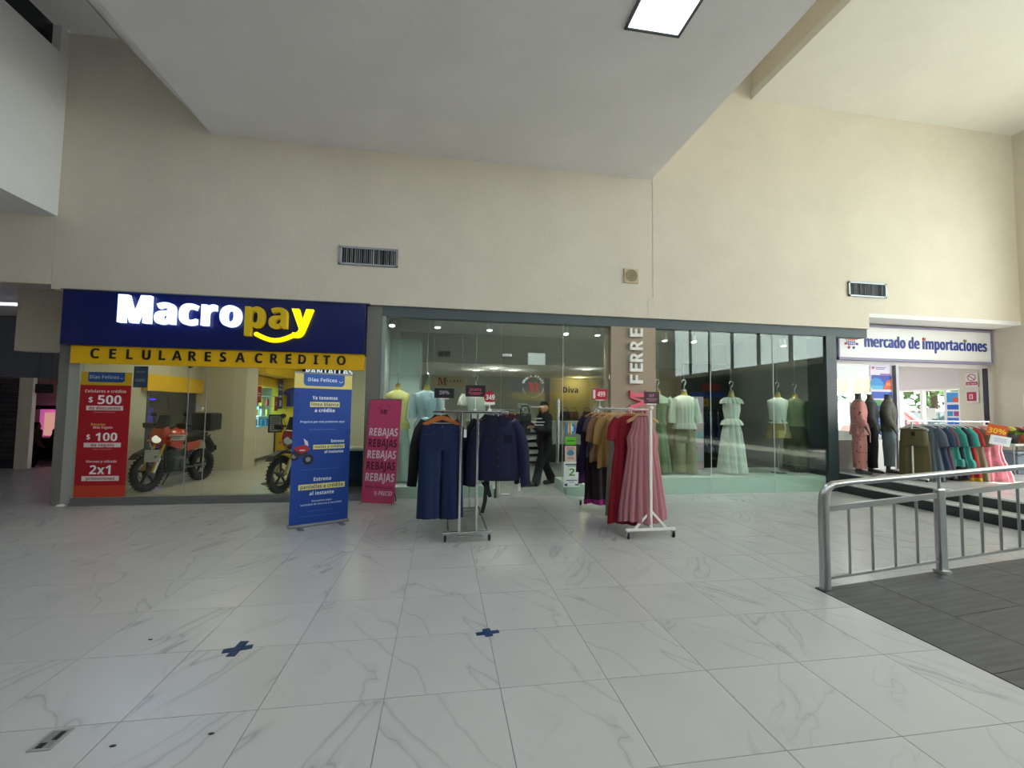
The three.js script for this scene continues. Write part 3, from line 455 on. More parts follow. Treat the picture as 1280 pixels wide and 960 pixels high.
shopLamp('warm ceiling panel over the motorcycle in the phone shop', -3.9, 2.9, -8.9, 1.2, 0.6, 7); shopLamp('warm ceiling panel deep in the phone shop', -2.6, 2.9, -11.6, 1.2, 0.6, 7);
// ------------------------------------------------------------ garment shapes (y measured from the garment's own floor)
const cloth = (c, o = {}) => std(c, 0.85, { bumpMap: clothBump, bumpScale: 0.0015, sheen: 0.25, sheenRoughness: 0.6, ...o });
function trouserGeo(waist, crotch, hem, wr, hr, leg, hemR, fl = 0.8, ph = 0) {
  const g = [loft([[waist, wr, wr * 0.62], [waist - 0.05, wr * 1.06, wr * 0.66], [(waist + crotch) / 2, hr, hr * 0.62, { fold: 0.004, n: 5, ph }], [crotch + 0.02, hr * 1.02, hr * 0.6], [crotch - 0.03, hr * 0.98, hr * 0.5]], 36, true)];
  for (const s of [-1, 1]) g.push(loft([[crotch + 0.05, leg, leg * fl, { x: s * hr * 0.5 }], [crotch - 0.12, leg, leg * fl, { x: s * hr * 0.52, fold: 0.004, n: 4, ph }], [(crotch + hem) / 2, (leg + hemR) / 2, (leg + hemR) / 2 * fl, { x: s * hr * 0.53, fold: 0.006, n: 5, ph: ph + s }], [hem + 0.12, hemR, hemR * fl, { x: s * hr * 0.54, fold: 0.007, n: 5, ph: ph + s }], [hem, hemR * 1.03, hemR * fl, { x: s * hr * 0.54, fold: 0.007, n: 5, ph: ph + s }]], 22, false, false));
  return mg(g);
}
const skirtGeo = (waist, hem, wr, hr, hemRx, hemRz, fold = 0.02, n = 9) => loft([[waist, wr, wr * 0.7], [waist - 0.1, (wr + hr) / 2, (wr + hr) / 2 * 0.7, { fold: fold * 0.2, n }], [waist - 0.22, hr, hr * 0.7, { fold: fold * 0.4, n }], [(waist + hem) / 2, (hr + hemRx) / 2, (hr * 0.7 + hemRz) / 2, { fold: fold * 0.7, n, ph: 0.3 }], [hem + 0.1, hemRx, hemRz, { fold, n, ph: 0.5 }], [hem, hemRx * 1.02, hemRz, { fold: fold * 1.1, n, ph: 0.5 }]], 72);
const topGeo = (sh, hem, sw, cr, wr, hr, fold = 0.005) => loft([[sh + 0.035, 0.075, 0.062], [sh + 0.012, 0.12, 0.08], [sh - 0.02, sw * 0.97, 0.095], [sh - 0.09, sw * 0.99, 0.12], [sh - 0.2, cr, 0.135, { fold: fold * 0.5, n: 5 }], [sh - 0.32, (cr + wr) / 2, 0.125, { fold, n: 6 }], [sh - 0.44, wr, 0.115, { fold, n: 7 }], [Math.max(hem + 0.03, sh - 0.56), hr, 0.14, { fold: fold * 1.4, n: 7 }], [hem, hr * 1.03, 0.145, { fold: fold * 1.6, n: 7 }]], 44);
function sleeveGeo(s, sh, sw, len, r0 = 0.07, r1 = 0.055, out = 0.06, fwd = 0.02) { const n = 6, p = []; for (let k = 0; k <= n; k++) { const t = k / n; p.push([s * (sw - 0.035 + out * Math.sin(t * 1.4)), sh - 0.03 - len * t, fwd * t, r0 + (r1 - r0) * t, 0.8, 0.05]); } return limb(p, 16, false); }
const formSkin = std(0xbfa766, 0.35, { metalness: 0.3 });
function dressForm(label, x, z, baseY, turn, build, ceilY, S = 1.74) {
  const g = thing('dress_form', label, 'mannequin', [x, baseY, z], turn, 'dress forms in the fashion shop window');
  const y = (a) => a - baseY;
  part(g, 'torso', loft([[y(S + 0.14), 0.045, 0.045], [y(S + 0.08), 0.05, 0.05], [y(S + 0.035), 0.07, 0.06], [y(S + 0.005), 0.13, 0.075], [y(S - 0.03), 0.19, 0.085], [y(S - 0.1), 0.18, 0.1], [y(S - 0.2), 0.15, 0.115], [y(S - 0.42), 0.118, 0.09], [y(S - 0.62), 0.16, 0.11], [y(S - 0.76), 0.16, 0.11]], 32, true, true), formSkin);
  part(g, 'neck_cap', lathe([[0, 0.03], [0.02, 0.028], [0.047, 0.01], [0.047, 0], [0, 0]], 20).translate(0, y(S + 0.135), 0), M.chrome);
  part(g, 'hook', tube([[0, y(S + 0.16), 0], [0, y(S + 0.23), 0], [0.035, y(S + 0.28), 0], [0.02, y(S + 0.335), 0], [-0.03, y(S + 0.33), 0], [-0.045, y(S + 0.29), 0]], 0.008, 24), M.chrome);
  part(g, 'hanging_wire', bar([0, y(S + 0.34), 0], [0, y(ceilY), 0], 0.0025, 6), M.chrome);
  build(g, y, S); return g;
}
// ------------------------------------------------------------ fashion shop: shell
const gzf = -7.34, teal = std(0xb9c6c3, 0.6), greyWall = std(0xb9bbb4, 0.8), plinthMat = std(0xdfe9e4, 0.35);
struct('floor_fashion_shop', [bx(-1.0, 7.42, -0.2, 0.0, -15, -7.362)], M.marble);
struct('ceiling_fashion_front', [bx(-1.0, 7.42, 3.25, 3.35, -10.5, -7.47)], M.white);
struct('wall_fashion_bulkhead', [bx(-1.0, 7.42, 2.56, 3.3, -10.65, -10.5)], greyWall);
struct('ceiling_fashion_rear', [bx(-1.0, 7.42, 2.56, 2.7, -15, -10.65)], M.white);
struct('wall_fashion_back', [bx(-1.0, 7.42, 0, 2.7, -15.1, -14.9)], greyWall);
struct('wall_fashion_right', [bx(7.42, 7.52, 0, 3.5, -15.1, -7.75)], greyWall);
struct('wall_fashion_column', [bx(-0.99, -0.43, 0, 2.79, -9.5, -8.6)], teal);
struct('trim_header', [bx(-0.99, 8.2, 2.96, 3.128, -7.47, -7.3)], M.soffit);
struct('trim_2', [bx(7.28, 7.5, 0, 2.96, -7.75, -7.3)], M.frameDark);
struct('trim_3', [bx(-0.985, -0.93, 0.0, 2.96, -7.4, -7.3)], std(0x93a19e, 0.4));
struct('wall_fashion_pillar', [bx(2.92, 3.76, 0, 2.96, -7.62, -7.28)], std(0xa5937e, 0.6));
solo('window_plinth', 'pale plinth under the yellow and pale blue dress forms', 'plinth', bx(-0.93, 0.95, 0, 0.19, -8.4, -7.37), plinthMat);
solo('window_plinth', 'short pale plinth beside the glass door with stickers', 'plinth', bx(2.16, 2.92, 0, 0.19, -8.2, -7.37), plinthMat);
solo('window_plinth', 'long pale plinth under the white ruffled dress', 'plinth', bx(3.77, 7.27, 0, 0.28, -8.6, -7.37), plinthMat);
const fashionFront = thing('glass_shop_front', 'frameless glass front of the fashion shop on both sides of the pillar', 'shop front');
for (const [a, b, l] of [[-0.93, 0.98, 'front glass of the fashion shop before two dress forms'], [2.07, 2.92, 'glass panel with stickers beside the fashion shop door'], [3.77, 4.86, 'display glass next to the tan pillar'], [4.86, 6.15, 'display glass in front of the long white dress'], [6.15, 7.28, 'display glass beside the dark end frame']]) shopGlass(fashionFront, a, b, 0.0, 2.96, gzf);
{
  const g = thing('glass_door', 'frameless glass door with long chrome pull bars', 'door', [0, 0, 0]);
  part(g, 'leaf', bx(0.99, 2.06, 0.01, 2.4, gzf - 0.005, gzf + 0.005), M.glass); part(g, 'transom_pane', bx(0.99, 2.06, 2.41, 2.96, gzf - 0.005, gzf + 0.005), M.glass);
  for (const dz of [-0.05, 0.05]) { const h = part(g, 'pull_bar', bar([1.98, 0.55, gzf + dz], [1.98, 1.66, gzf + dz], 0.014), M.chrome); part(h, 'standoff', [bar([1.98, 0.65, gzf], [1.98, 0.65, gzf + dz], 0.008), bar([1.98, 1.56, gzf], [1.98, 1.56, gzf + dz], 0.008)], M.chrome); }
  part(g, 'floor_hinge', rb(0.16, 0.05, 0.03, 0.006, 1.08, 0.035, gzf), M.chrome); part(g, 'top_hinge', rb(0.16, 0.05, 0.03, 0.006, 1.08, 2.39, gzf), M.chrome);
}
for (const x of [2.065, 4.86, 6.15]) part(fashionFront, 'joint', bx(x - 0.004, x + 0.004, 0.0, 2.96, gzf + 0.006, gzf + 0.012), std(0xc9d6d2, 0.3));
// sign letters on the pillar, reading upward
{
  const white = std(0xf0efe8, 0.5);
  for (const [ch, y0, y1, l] of [['E', 2.78, 2.93, 'topmost white letter E on the tan pillar'], ['R', 2.545, 2.715, 'upper white letter R on the tan pillar'], ['R', 2.335, 2.505, 'lower white letter R on the tan pillar'], ['E', 2.16, 2.31, 'white letter E below the two letters R'], ['F', 1.95, 2.11, 'shaded letter F above the pink letter']]) {
    const q = letters(ch, 0.3, 0.05, fontSans, 0.003); q.computeBoundingBox(); const b = q.boundingBox; q.translate(-b.min.x, -b.min.y, 0).scale((y1 - y0) / (b.max.x - b.min.x), 0.24 / (b.max.y - b.min.y), 1).rotateZ(Math.PI / 2);
    solo('sign_letter', l, 'letter', q, white, [3.49, y0, -7.275], null, 'raised letters on the pillar');
  }
  const q = letters('M', 0.4, 0.05, fontSerif, 0.003); q.computeBoundingBox(); const b = q.boundingBox; q.translate(-b.min.x, -b.min.y, 0).scale(0.4 / (b.max.x - b.min.x), 0.32 / (b.max.y - b.min.y), 1).rotateZ(Math.PI / 2);
  solo('sign_letter', 'large pink letter M on the tan pillar behind the white rack', 'letter', q, std(0xf06a80, 0.5), [3.57, 1.43, -7.275]);
}
// decals and notices on the door glass
{
  const g = thing('window_decal', 'round white lettered decal with red M on the shop door', 'decal', [1.54, 1.86, gzf + 0.006]);
  const w = std(0xf2f2f0, 0.6);
  [...'MARIA FERRE'].forEach((ch, i) => { if (ch === ' ') return; const a = 1.0 * Math.PI * (0.87 - i * 0.074); const q = letters(ch, 0.042, 0.001).translate(-0.016, 0, 0).rotateZ(a - Math.PI / 2).translate(Math.cos(a) * 0.165, Math.sin(a) * 0.165, 0); part(g, 'letter', q, w); });
  [...'MODA Y ACCESORIOS'].forEach((ch, i) => { if (ch === ' ') return; const a = Math.PI * (1.06 + i * 0.055); part(g, 'small_letter', letters(ch, 0.022, 0.001).translate(-0.008, 0, 0).rotateZ(a + Math.PI / 2).translate(Math.cos(a) * 0.19, Math.sin(a) * 0.19, 0), w); });
  part(g, 'red_initial', letters('M', 0.15, 0.001, fontSerif).translate(-0.09, -0.075, 0), std(0xc03a36, 0.6));
}
solo('opening_hours_decal', 'lines of small white lettering on the shop door', 'decal', [[-0.12, 0.0, 0.24], [-0.06, -0.2, 0.14], [-0.09, -0.26, 0.22], [-0.05, -0.31, 0.16]].map(([x, y, w]) => cb(w, 0.012, 0.001, x + w / 2, y, 0)), std(0xd8dcd8, 0.6), [1.62, 1.52, gzf + 0.006]);
const note = (label, w, h, x, y, draw) => solo('door_notice', label, 'notice', card(w, h, 0.002), print(Math.round(w * 500), Math.round(h * 500), draw), [x, y, gzf + 0.008]);
{ const g = part(scene, numbered('door_sticker'), new THREE.CylinderGeometry(0.095, 0.095, 0.002, 36).rotateX(Math.PI / 2), print(128, 128, (x, w, h) => { x.fillStyle = '#e9ecee'; x.fillRect(0, 0, w, h); x.fillStyle = '#2f78bd'; x.fillRect(0, 0, w, 56); x.fillStyle = '#f0f2f0'; x.fillRect(0, 50, w, 10); x.fillStyle = '#c8a03a'; x.fillRect(0, 60, w, 30); x.fillStyle = '#3f78b0'; x.fillRect(0, 96, w, 32); x.fillStyle = '#dfe9f2'; x.fillRect(34, 34, 60, 12); })); g.position.set(2.21, 1.15, gzf + 0.008); tag(g, 'round blue, white and gold sticker on the glass panel', 'sticker'); }
note('bright green sticker below the round one on the glass', 0.19, 0.13, 2.21, 0.94, (x, w, h) => { x.fillStyle = '#63c431'; x.fillRect(0, 0, w, h); x.fillStyle = '#2e6d18'; x.fillRect(16, h * 0.4, w - 30, 10); });
note('pale pink printed notice on the glass panel', 0.2, 0.27, 2.21, 0.72, (x, w, h) => { x.fillStyle = '#dcc0b6'; x.fillRect(0, 0, w, h); x.fillStyle = '#3f88a8'; x.beginPath(); x.ellipse(w / 2, h * 0.45, 32, 24, 0, 0, 7); x.fill(); x.fillStyle = '#8a5a5a'; for (let i = 0; i < 4; i++) x.fillRect(16, 10 + i * 8, w - 32, 3); x.fillRect(20, h * 0.72, w - 40, 4); x.fillRect(20, h * 0.8, w - 40, 4); });
note('white notice with big green 2 at the foot of the glass', 0.29, 0.43, 2.235, 0.37, (x, w, h) => { x.fillStyle = '#e4ebe6'; x.fillRect(0, 0, w, h); txt(x, '2', w / 2, h * 0.56, 88, '#3d9a2a', { width: 60 }); x.fillStyle = '#50606a'; x.fillRect(14, 18, w - 28, 12); x.fillRect(30, 36, w - 60, 5); x.fillRect(24, h * 0.72, w - 48, 8); x.fillRect(50, h * 0.8, w - 100, 4); x.fillStyle = '#26406a'; x.fillRect(10, h - 28, 24, 20); x.fillRect(w - 44, h - 24, 34, 12); });
// ------------------------------------------------------------ spotlights behind the glass
[[-0.87, 2.87, 'spotlight above the yellow waistcoat'], [-0.1, 2.87, 'spotlight above the pale blue shirt'], [0.81, 2.86, 'spotlight above the 349 price sign'], [2.21, 2.85, 'spotlight beside the glass with stickers'], [2.81, 2.85, 'spotlight nearest the tan pillar and door glass'], [4.14, 2.8, 'spotlight above the olive dress'], [4.74, 2.8, 'spotlight above the white blouse'], [6.67, 2.79, 'spotlight above the shorts outfit']].forEach(([x, y, l], i) => {
  const g = thing('spotlight', 'small white ' + l + ' inside the fashion shop', 'light', [x, y, -7.66], 0, 'fashion shop spotlights');
  const a = [0.35, 0.2, 0.2][i % 3];
  part(g, 'can', lathe([[0.02, 0.16], [0.05, 0.15], [0.055, 0.02], [0.055, 0.0], [0.048, 0.004], [0.048, 0.02]], 20).rotateX(-a), M.paint); part(g, 'lamp_face', lathe([[0, 0.006], [0.047, 0.006], [0.047, 0.0], [0, 0.0]], 20).rotateX(-a), std(0xffffff, 0.4, { emissive: 0xffffff, emissiveIntensity: 3 }));
  part(g, 'stem', bar([0, 0.12, 0], [0, 3.25 - y, 0.0], 0.008), M.alu);
  const s = new THREE.SpotLight(0xfdf6ea, 3.6, 0, 0.75, 0.7); s.position.set(0, -0.03, -0.02); s.target.position.set(0.0, -2, -0.5); s.castShadow = true; s.shadow.radius = 2; g.add(s, s.target);
});
const disc = (label, x, y, z, e = 0.45, r = 0.1) => { const g = thing('downlight', label, 'light', [x, y, z], 0, 'fashion shop downlights'); part(g, 'ring', torus(r + 0.01, 0.012, 24, 8).rotateX(Math.PI / 2), M.paint); part(g, 'lamp_face', new THREE.CylinderGeometry(r, r, 0.01, 24), std(0xffffff, 0.4, { emissive: 0xffffff, emissiveIntensity: 2.2 })); const l = new THREE.PointLight(0xfff6e6, e); l.position.y = -0.09; l.shadow.radius = 4; l.castShadow = true; g.add(l); return g; };
for (const [x, z, l] of [[1.35, -11.6, ''], [0.95, -12.4, ''], [1.95, -12.1, ''], [3.8, -11.2, '']]) disc('round downlight in the low rear ceiling of the fashion shop', x, 2.55, z);
{ const g = thing('vent_panel', 'dark double vent on the grey wall inside the shop', 'vent', [0.03, 2.76, -10.5]); part(g, 'plate', cb(0.3, 0.13, 0.02, 0, 0, 0.01), M.aluDark); for (const s of [-1, 1]) part(g, 'opening', cb(0.12, 0.09, 0.01, s * 0.07, 0, 0.018), M.blackMatte); }
{ const g = thing('wall_box', 'white rectangular lit box on the grey wall inside shop', 'light box', [2.27, 2.7, -10.48]); part(g, 'case', cb(0.44, 0.3, 0.06, 0, 0, 0.02), M.paint); part(g, 'face', cb(0.42, 0.28, 0.01, 0, 0, 0.055), std(0xf4f8f6, 0.5, { emissive: 0xe8f2ee, emissiveIntensity: 0.35 })); }
{ const g = thing('hanging_sign', 'wooden board with dark red M hung inside the shop', 'sign', [0.12, 2.04, -9.4]); part(g, 'board', card(0.72, 0.24, 0.02), print(240, 80, (x, w, h) => { x.fillStyle = '#b9a184'; x.fillRect(0, 0, w, h); txt(x, 'M', 80, 66, 72, '#7c2c22', { font: 'serif' }); txt(x, 'F E R R E', 165, 46, 22, '#4a3a30', { font: 'serif', width: 110 }); })); part(g, 'wire', [bar([-0.3, 0.12, 0], [-0.3, 1.2, 0], 0.003, 6), bar([0.3, 0.12, 0], [0.3, 1.2, 0], 0.003, 6)], M.chrome); }
// ------------------------------------------------------------ dress forms
const buttons = (g, n, y0, dy, z, m) => { for (let k = 0; k < n; k++) part(g, 'button', new THREE.CylinderGeometry(0.009, 0.009, 0.006, 10).rotateX(Math.PI / 2).translate(0.012, y0 - k * dy, z), m); };
function lapels(g, y, m, d = 0.14) { for (const s of [-1, 1]) part(g, 'lapel', extr([[0.0, 0], [s * 0.02, 0.09], [s * 0.05, 0.2], [s * 0.095, 0.235], [s * 0.11, 0.16], [s * 0.075, 0.14]].map(([a, b]) => [a + s * 0.005, b]), 0.006, 0.002).rotateX(-0.12).translate(0, y, d), m); }
dressForm('dress form in pale yellow waistcoat and pale wide trousers', -0.76, -7.85, 0.19, 0.15, (g, y, S) => {
  const c = cloth(0xded48e), p = cloth(0xc3d2cc); part(g, 'waistcoat', topGeo(y(S), y(1.1), 0.205, 0.18, 0.155, 0.215, 0.004), c); lapels(g, y(1.42), c, 0.15); buttons(g, 2, y(1.38), 0.1, 0.145, M.black); part(g, 'pocket_flap', [cb(0.1, 0.03, 0.006, 0.12, y(1.22), 0.14), cb(0.1, 0.03, 0.006, -0.12, y(1.22), 0.14)], c); part(g, 'trousers', trouserGeo(y(1.2), y(0.9), 0.02, 0.16, 0.2, 0.12, 0.15), p);
}, 3.25);
dressForm('dress form in pale blue tied shirt and matching trousers', -0.26, -7.8, 0.19, -0.1, (g, y, S) => {
  const c = cloth(0xbdd2df); part(g, 'shirt', topGeo(y(S), y(1.06), 0.21, 0.185, 0.15, 0.2, 0.008), c); for (const s of [-1, 1]) part(g, 'sleeve', sleeveGeo(s, y(S), 0.22, 0.42, 0.085, 0.075), c); lapels(g, y(1.5), c, 0.12); part(g, 'knot', [ball(0.045, 0, y(1.28), 0.14, 1.2, 0.8, 0.6), limb([[0.02, y(1.28), 0.14, 0.03, 0.5], [0.12, y(1.2), 0.17, 0.04, 0.4], [0.14, y(1.1), 0.17, 0.05, 0.3]]), limb([[-0.02, y(1.28), 0.14, 0.03, 0.5], [-0.1, y(1.18), 0.17, 0.04, 0.4], [-0.12, y(1.06), 0.17, 0.05, 0.3]])], c); buttons(g, 3, y(1.62), 0.07, 0.14, M.paint); part(g, 'trousers', trouserGeo(y(1.14), y(0.88), 0.02, 0.16, 0.2, 0.11, 0.12), cloth(0xb4cbd8));
}, 3.25);
dressForm('dress form in white top behind the jeans rack and price signs', 0.6, -7.85, 0.19, 0.1, (g, y, S) => { const c = cloth(0xe2e2da), p = cloth(0x9aa68a); part(g, 'top', topGeo(y(S), y(1.25), 0.21, 0.18, 0.15, 0.19), c); for (const s of [-1, 1]) part(g, 'sleeve', sleeveGeo(s, y(S), 0.22, 0.18, 0.085, 0.09), c); part(g, 'skirt', skirtGeo(y(1.26), 0.25, 0.15, 0.2, 0.26, 0.2), p); }, 3.25);
dressForm('dress form in long olive dress beside the tan pillar', 4.1, -7.86, 0.28, 0.1, (g, y, S) => { const c = cloth(0x79876a), q = cloth(0x9fb3a0); part(g, 'bodice', topGeo(y(S), y(1.22), 0.205, 0.18, 0.145, 0.17), c); for (const s of [-1, 1]) part(g, 'puff_sleeve', sleeveGeo(s, y(S + 0.01), 0.215, 0.16, 0.095, 0.085), q); part(g, 'yoke', loft([[y(S + 0.03), 0.1, 0.08], [y(S - 0.02), 0.215, 0.12], [y(S - 0.12), 0.205, 0.15, { fold: 0.008, n: 9 }]], 36), q); part(g, 'skirt', skirtGeo(y(1.24), 0.04, 0.15, 0.18, 0.24, 0.2, 0.02), c); }, 3.25);
dressForm('dress form in white pleated blouse and beige trousers', 4.61, -7.8, 0.28, -0.15, (g, y, S) => { const c = cloth(0xe3e4da); part(g, 'blouse', loft([[y(S + 0.035), 0.09, 0.07], [y(S), 0.19, 0.09], [y(S - 0.1), 0.205, 0.125], [y(S - 0.25), 0.19, 0.14, { fold: 0.006, n: 16 }], [y(S - 0.42), 0.17, 0.13, { fold: 0.009, n: 16 }], [y(1.18), 0.22, 0.16, { fold: 0.012, n: 16 }], [y(1.14), 0.23, 0.165, { fold: 0.013, n: 16 }]], 96), c); for (const s of [-1, 1]) part(g, 'sleeve', sleeveGeo(s, y(S), 0.21, 0.46, 0.08, 0.085, 0.08), c); part(g, 'trousers', trouserGeo(y(1.2), y(0.9), 0.03, 0.16, 0.2, 0.115, 0.13), cloth(0x9d9478)); part(g, 'waist_cord', tube([[0.02, y(1.3), 0.15], [0.04, y(1.15), 0.18], [0.05, y(1.0), 0.18]], 0.004), c); }, 3.25);
dressForm('dress form in long white ruffled dress', 5.65, -7.85, 0.28, 0.05, (g, y, S) => { const c = cloth(0xe9ebe6); part(g, 'bodice', loft([[y(S - 0.06), 0.18, 0.11], [y(S - 0.1), 0.175, 0.12], [y(S - 0.22), 0.17, 0.135, { fold: 0.006, n: 12 }], [y(S - 0.42), 0.13, 0.1, { fold: 0.006, n: 12 }], [y(S - 0.47), 0.14, 0.11]], 60), c); part(g, 'shoulder_ruffle', loft([[y(S + 0.02), 0.15, 0.09], [y(S - 0.03), 0.215, 0.13, { fold: 0.014, n: 15 }], [y(S - 0.1), 0.235, 0.155, { fold: 0.02, n: 15 }]], 90), c); part(g, 'waist_ruffle', loft([[y(1.34), 0.14, 0.11], [y(1.29), 0.19, 0.15, { fold: 0.014, n: 13 }], [y(1.22), 0.215, 0.17, { fold: 0.02, n: 13 }]], 80), c); part(g, 'skirt', skirtGeo(y(1.3), 0.02, 0.14, 0.2, 0.27, 0.22, 0.024, 10), c); part(g, 'hem_ruffle', loft([[0.18, 0.26, 0.215, { fold: 0.02, n: 10, ph: 0.5 }], [0.015, 0.29, 0.24, { fold: 0.03, n: 14 }]], 90), c); part(g, 'sash', tube([[0.03, y(1.32), 0.12], [0.05, y(1.1), 0.2], [0.04, y(0.85), 0.23]], 0.01), c); }, 3.25);
dressForm('dress form in white sleeveless top and beige shorts', 6.63, -7.8, 0.28, -0.1, (g, y, S) => { part(g, 'top', topGeo(y(S), y(1.26), 0.215, 0.18, 0.145, 0.17, 0.006), cloth(0xdfe3dc)); part(g, 'shorts', trouserGeo(y(1.34), y(1.14), y(0.97), 0.15, 0.2, 0.12, 0.14), cloth(0xa58d67)); part(g, 'belt_tie', [tube([[0.02, y(1.33), 0.11], [0.03, y(1.2), 0.17], [0.02, y(1.05), 0.17]], 0.012), ball(0.022, 0.02, y(1.32), 0.12)], cloth(0xdfe3dc)); part(g, 'pole', bar([0, 0.012, 0], [0, y(1.0), 0], 0.013), M.chrome); part(g, 'base_plate', lathe([[0, 0], [0.14, 0], [0.14, 0.008], [0, 0.012]], 28), M.chrome); }, 3.25);
dressForm('dress form in sage blouse and wide olive trousers', 7.16, -7.95, 0.28, -0.2, (g, y, S) => { const c = cloth(0x7b8a6c), p = cloth(0x58604a); part(g, 'blouse', topGeo(y(S), y(1.2), 0.22, 0.2, 0.18, 0.2, 0.01), c); for (const s of [-1, 1]) part(g, 'sleeve', sleeveGeo(s, y(S), 0.225, 0.5, 0.085, 0.07, 0.07), c); lapels(g, y(1.5), c, 0.13); part(g, 'trousers', trouserGeo(y(1.24), y(0.9), 0.1, 0.16, 0.21, 0.125, 0.15), p); part(g, 'pole', bar([0, 0.012, 0], [0, y(1.0), 0], 0.013), M.chrome); part(g, 'base_plate', lathe([[0, 0], [0.14, 0], [0.14, 0.008], [0, 0.012]], 28), M.chrome); }, 3.25);

{ const g = thing('standee', 'pale pink card standee lettered pay behind the white blouse', 'standee', [5.12, 0.28, -8.35], -0.2); part(g, 'board', card(0.44, 1.5, 0.012), print(200, 680, (x, w, h) => { x.fillStyle = '#cdb8c6'; x.fillRect(0, 0, w, h); x.fillStyle = '#b9a8c0'; x.fillRect(0, 0, w, 150); x.fillStyle = '#9fc0cf'; x.fillRect(0, 330, w, 60); txt(x, 'tu', 70, 250, 40, '#4a4450'); txt(x, 'pay', 84, 320, 56, '#3a3440'); txt(x, 'mx', 80, 378, 44, '#2a6a80'); txt(x, 'de', 76, 436, 40, '#3f6f84'); txt(x, 'store', 92, 490, 40, '#4a5460'); x.fillStyle = '#b5cbd2'; x.fillRect(10, 530, w - 20, 60); }), [0, 0.75, 0]); part(g, 'easel_leg', bar([0, 1.0, -0.01], [0, 0.0, -0.24], 0.01), M.blackMatte); }
{ const g = thing('wall_sign', 'blue band and yellow board on the dark wall behind shorts outfit', 'sign', [6.75, 1.78, -10.34]); part(g, 'blue_band', cb(0.95, 0.13, 0.02, 0, 0.12, 0.012), std(0x1f3f9c, 0.5)); part(g, 'yellow_board', card(0.5, 0.2, 0.02), print(150, 60, (x, w, h) => { x.fillStyle = '#c9982a'; x.fillRect(0, 0, w, h); txt(x, 'BOLSOS', w / 2, 44, 36, '#5a3c14', { width: 120 }); }), [-0.22, -0.08, 0.012]); part(g, 'red_panel', rb(0.5, 0.2, 0.03, 0.02, 0.1, 0.32, 0.016), std(0xa82a34, 0.5)); }
// ------------------------------------------------------------ clothes hangers
const wood = std(0xb4672c, 0.45), woodPale = std(0xc79b63, 0.5);
function hangerParts(g, mat, w = 0.21, y = 0, bar_ = false) { // y is the rail height above the group's origin
  const t = part(g, 'hanger', extr([[-w, -0.1], [-w * 0.6, -0.06], [-0.05, -0.022], [0, -0.016], [0.05, -0.022], [w * 0.6, -0.06], [w, -0.1], [w * 1.0, -0.128], [w * 0.6, -0.09], [0, -0.05], [-w * 0.6, -0.09], [-w, -0.128]], 0.014, 0.004).translate(0, y - 0.035, -0.007), mat);
  part(t, 'hook', tube([[0, y - 0.05, 0], [0, y - 0.02, 0], [0.018, y - 0.004, 0], [0.02, y + 0.012, 0], [0.004, y + 0.023, 0], [-0.014, y + 0.014, 0], [-0.016, y + 0.002, 0]], 0.0035, 24, 6), M.chrome);
  if (bar_) part(t, 'clip_bar', [bar([-w * 0.8, y - 0.13, 0], [w * 0.8, y - 0.13, 0], 0.005, 8), cb(0.02, 0.05, 0.02, -w * 0.65, y - 0.15, 0), cb(0.02, 0.05, 0.02, w * 0.65, y - 0.15, 0)], M.chrome);
  return t;
}
function jeans(label, x, y, z, turn, col, len = 1.0, group) {
  const g = thing('hanging_jeans', label, 'jeans', [x, y, z], turn, group); hangerParts(g, wood, 0.2, 0, true);
  const d = cloth(col, { roughness: 0.9, sheen: 0 }); const W = 0.215, top = -0.15, cr = top - 0.3;
  part(g, 'jeans', mg([loft([[top, W, 0.03], [top - 0.05, W * 1.02, 0.035], [top - 0.16, W * 1.08, 0.045, { fold: 0.003, n: 5 }], [cr + 0.02, W * 1.14, 0.045]], 40), ...[-1, 1].map((s) => loft([[cr + 0.06, 0.118, 0.045, { x: s * 0.118 }], [cr - 0.15, 0.12, 0.046, { x: s * 0.12, fold: 0.004, n: 4 }], [top - len * 0.7, 0.116, 0.05, { x: s * 0.126, fold: 0.007, n: 5, ph: s }], [top - len, 0.12, 0.055, { x: s * 0.13, fold: 0.009, n: 5, ph: s }]], 26))]), d);
  part(g, 'waistband', loft([[top + 0.004, W + 0.003, 0.034], [top - 0.035, W + 0.006, 0.038]], 40), d);
  part(g, 'fly_seam', [cb(0.006, 0.17, 0.004, 0.03, top - 0.11, 0.047), cb(0.05, 0.004, 0.004, 0.01, top - 0.2, 0.048)], cloth(0x2c3a55)); part(g, 'button', new THREE.CylinderGeometry(0.011, 0.011, 0.006, 12).rotateX(Math.PI / 2).translate(0.0, top - 0.018, 0.04), M.chrome);
  for (const s of [-1, 1]) { part(g, 'pocket', tube([[s * 0.07, top - 0.04, 0.047], [s * 0.11, top - 0.1, 0.047], [s * 0.2, top - 0.11, 0.032]], 0.004, 14, 6), cloth(0x2c3a55)); part(g, 'belt_loop', cb(0.012, 0.05, 0.006, s * 0.12, top - 0.018, 0.041), d); }
  return g;
}
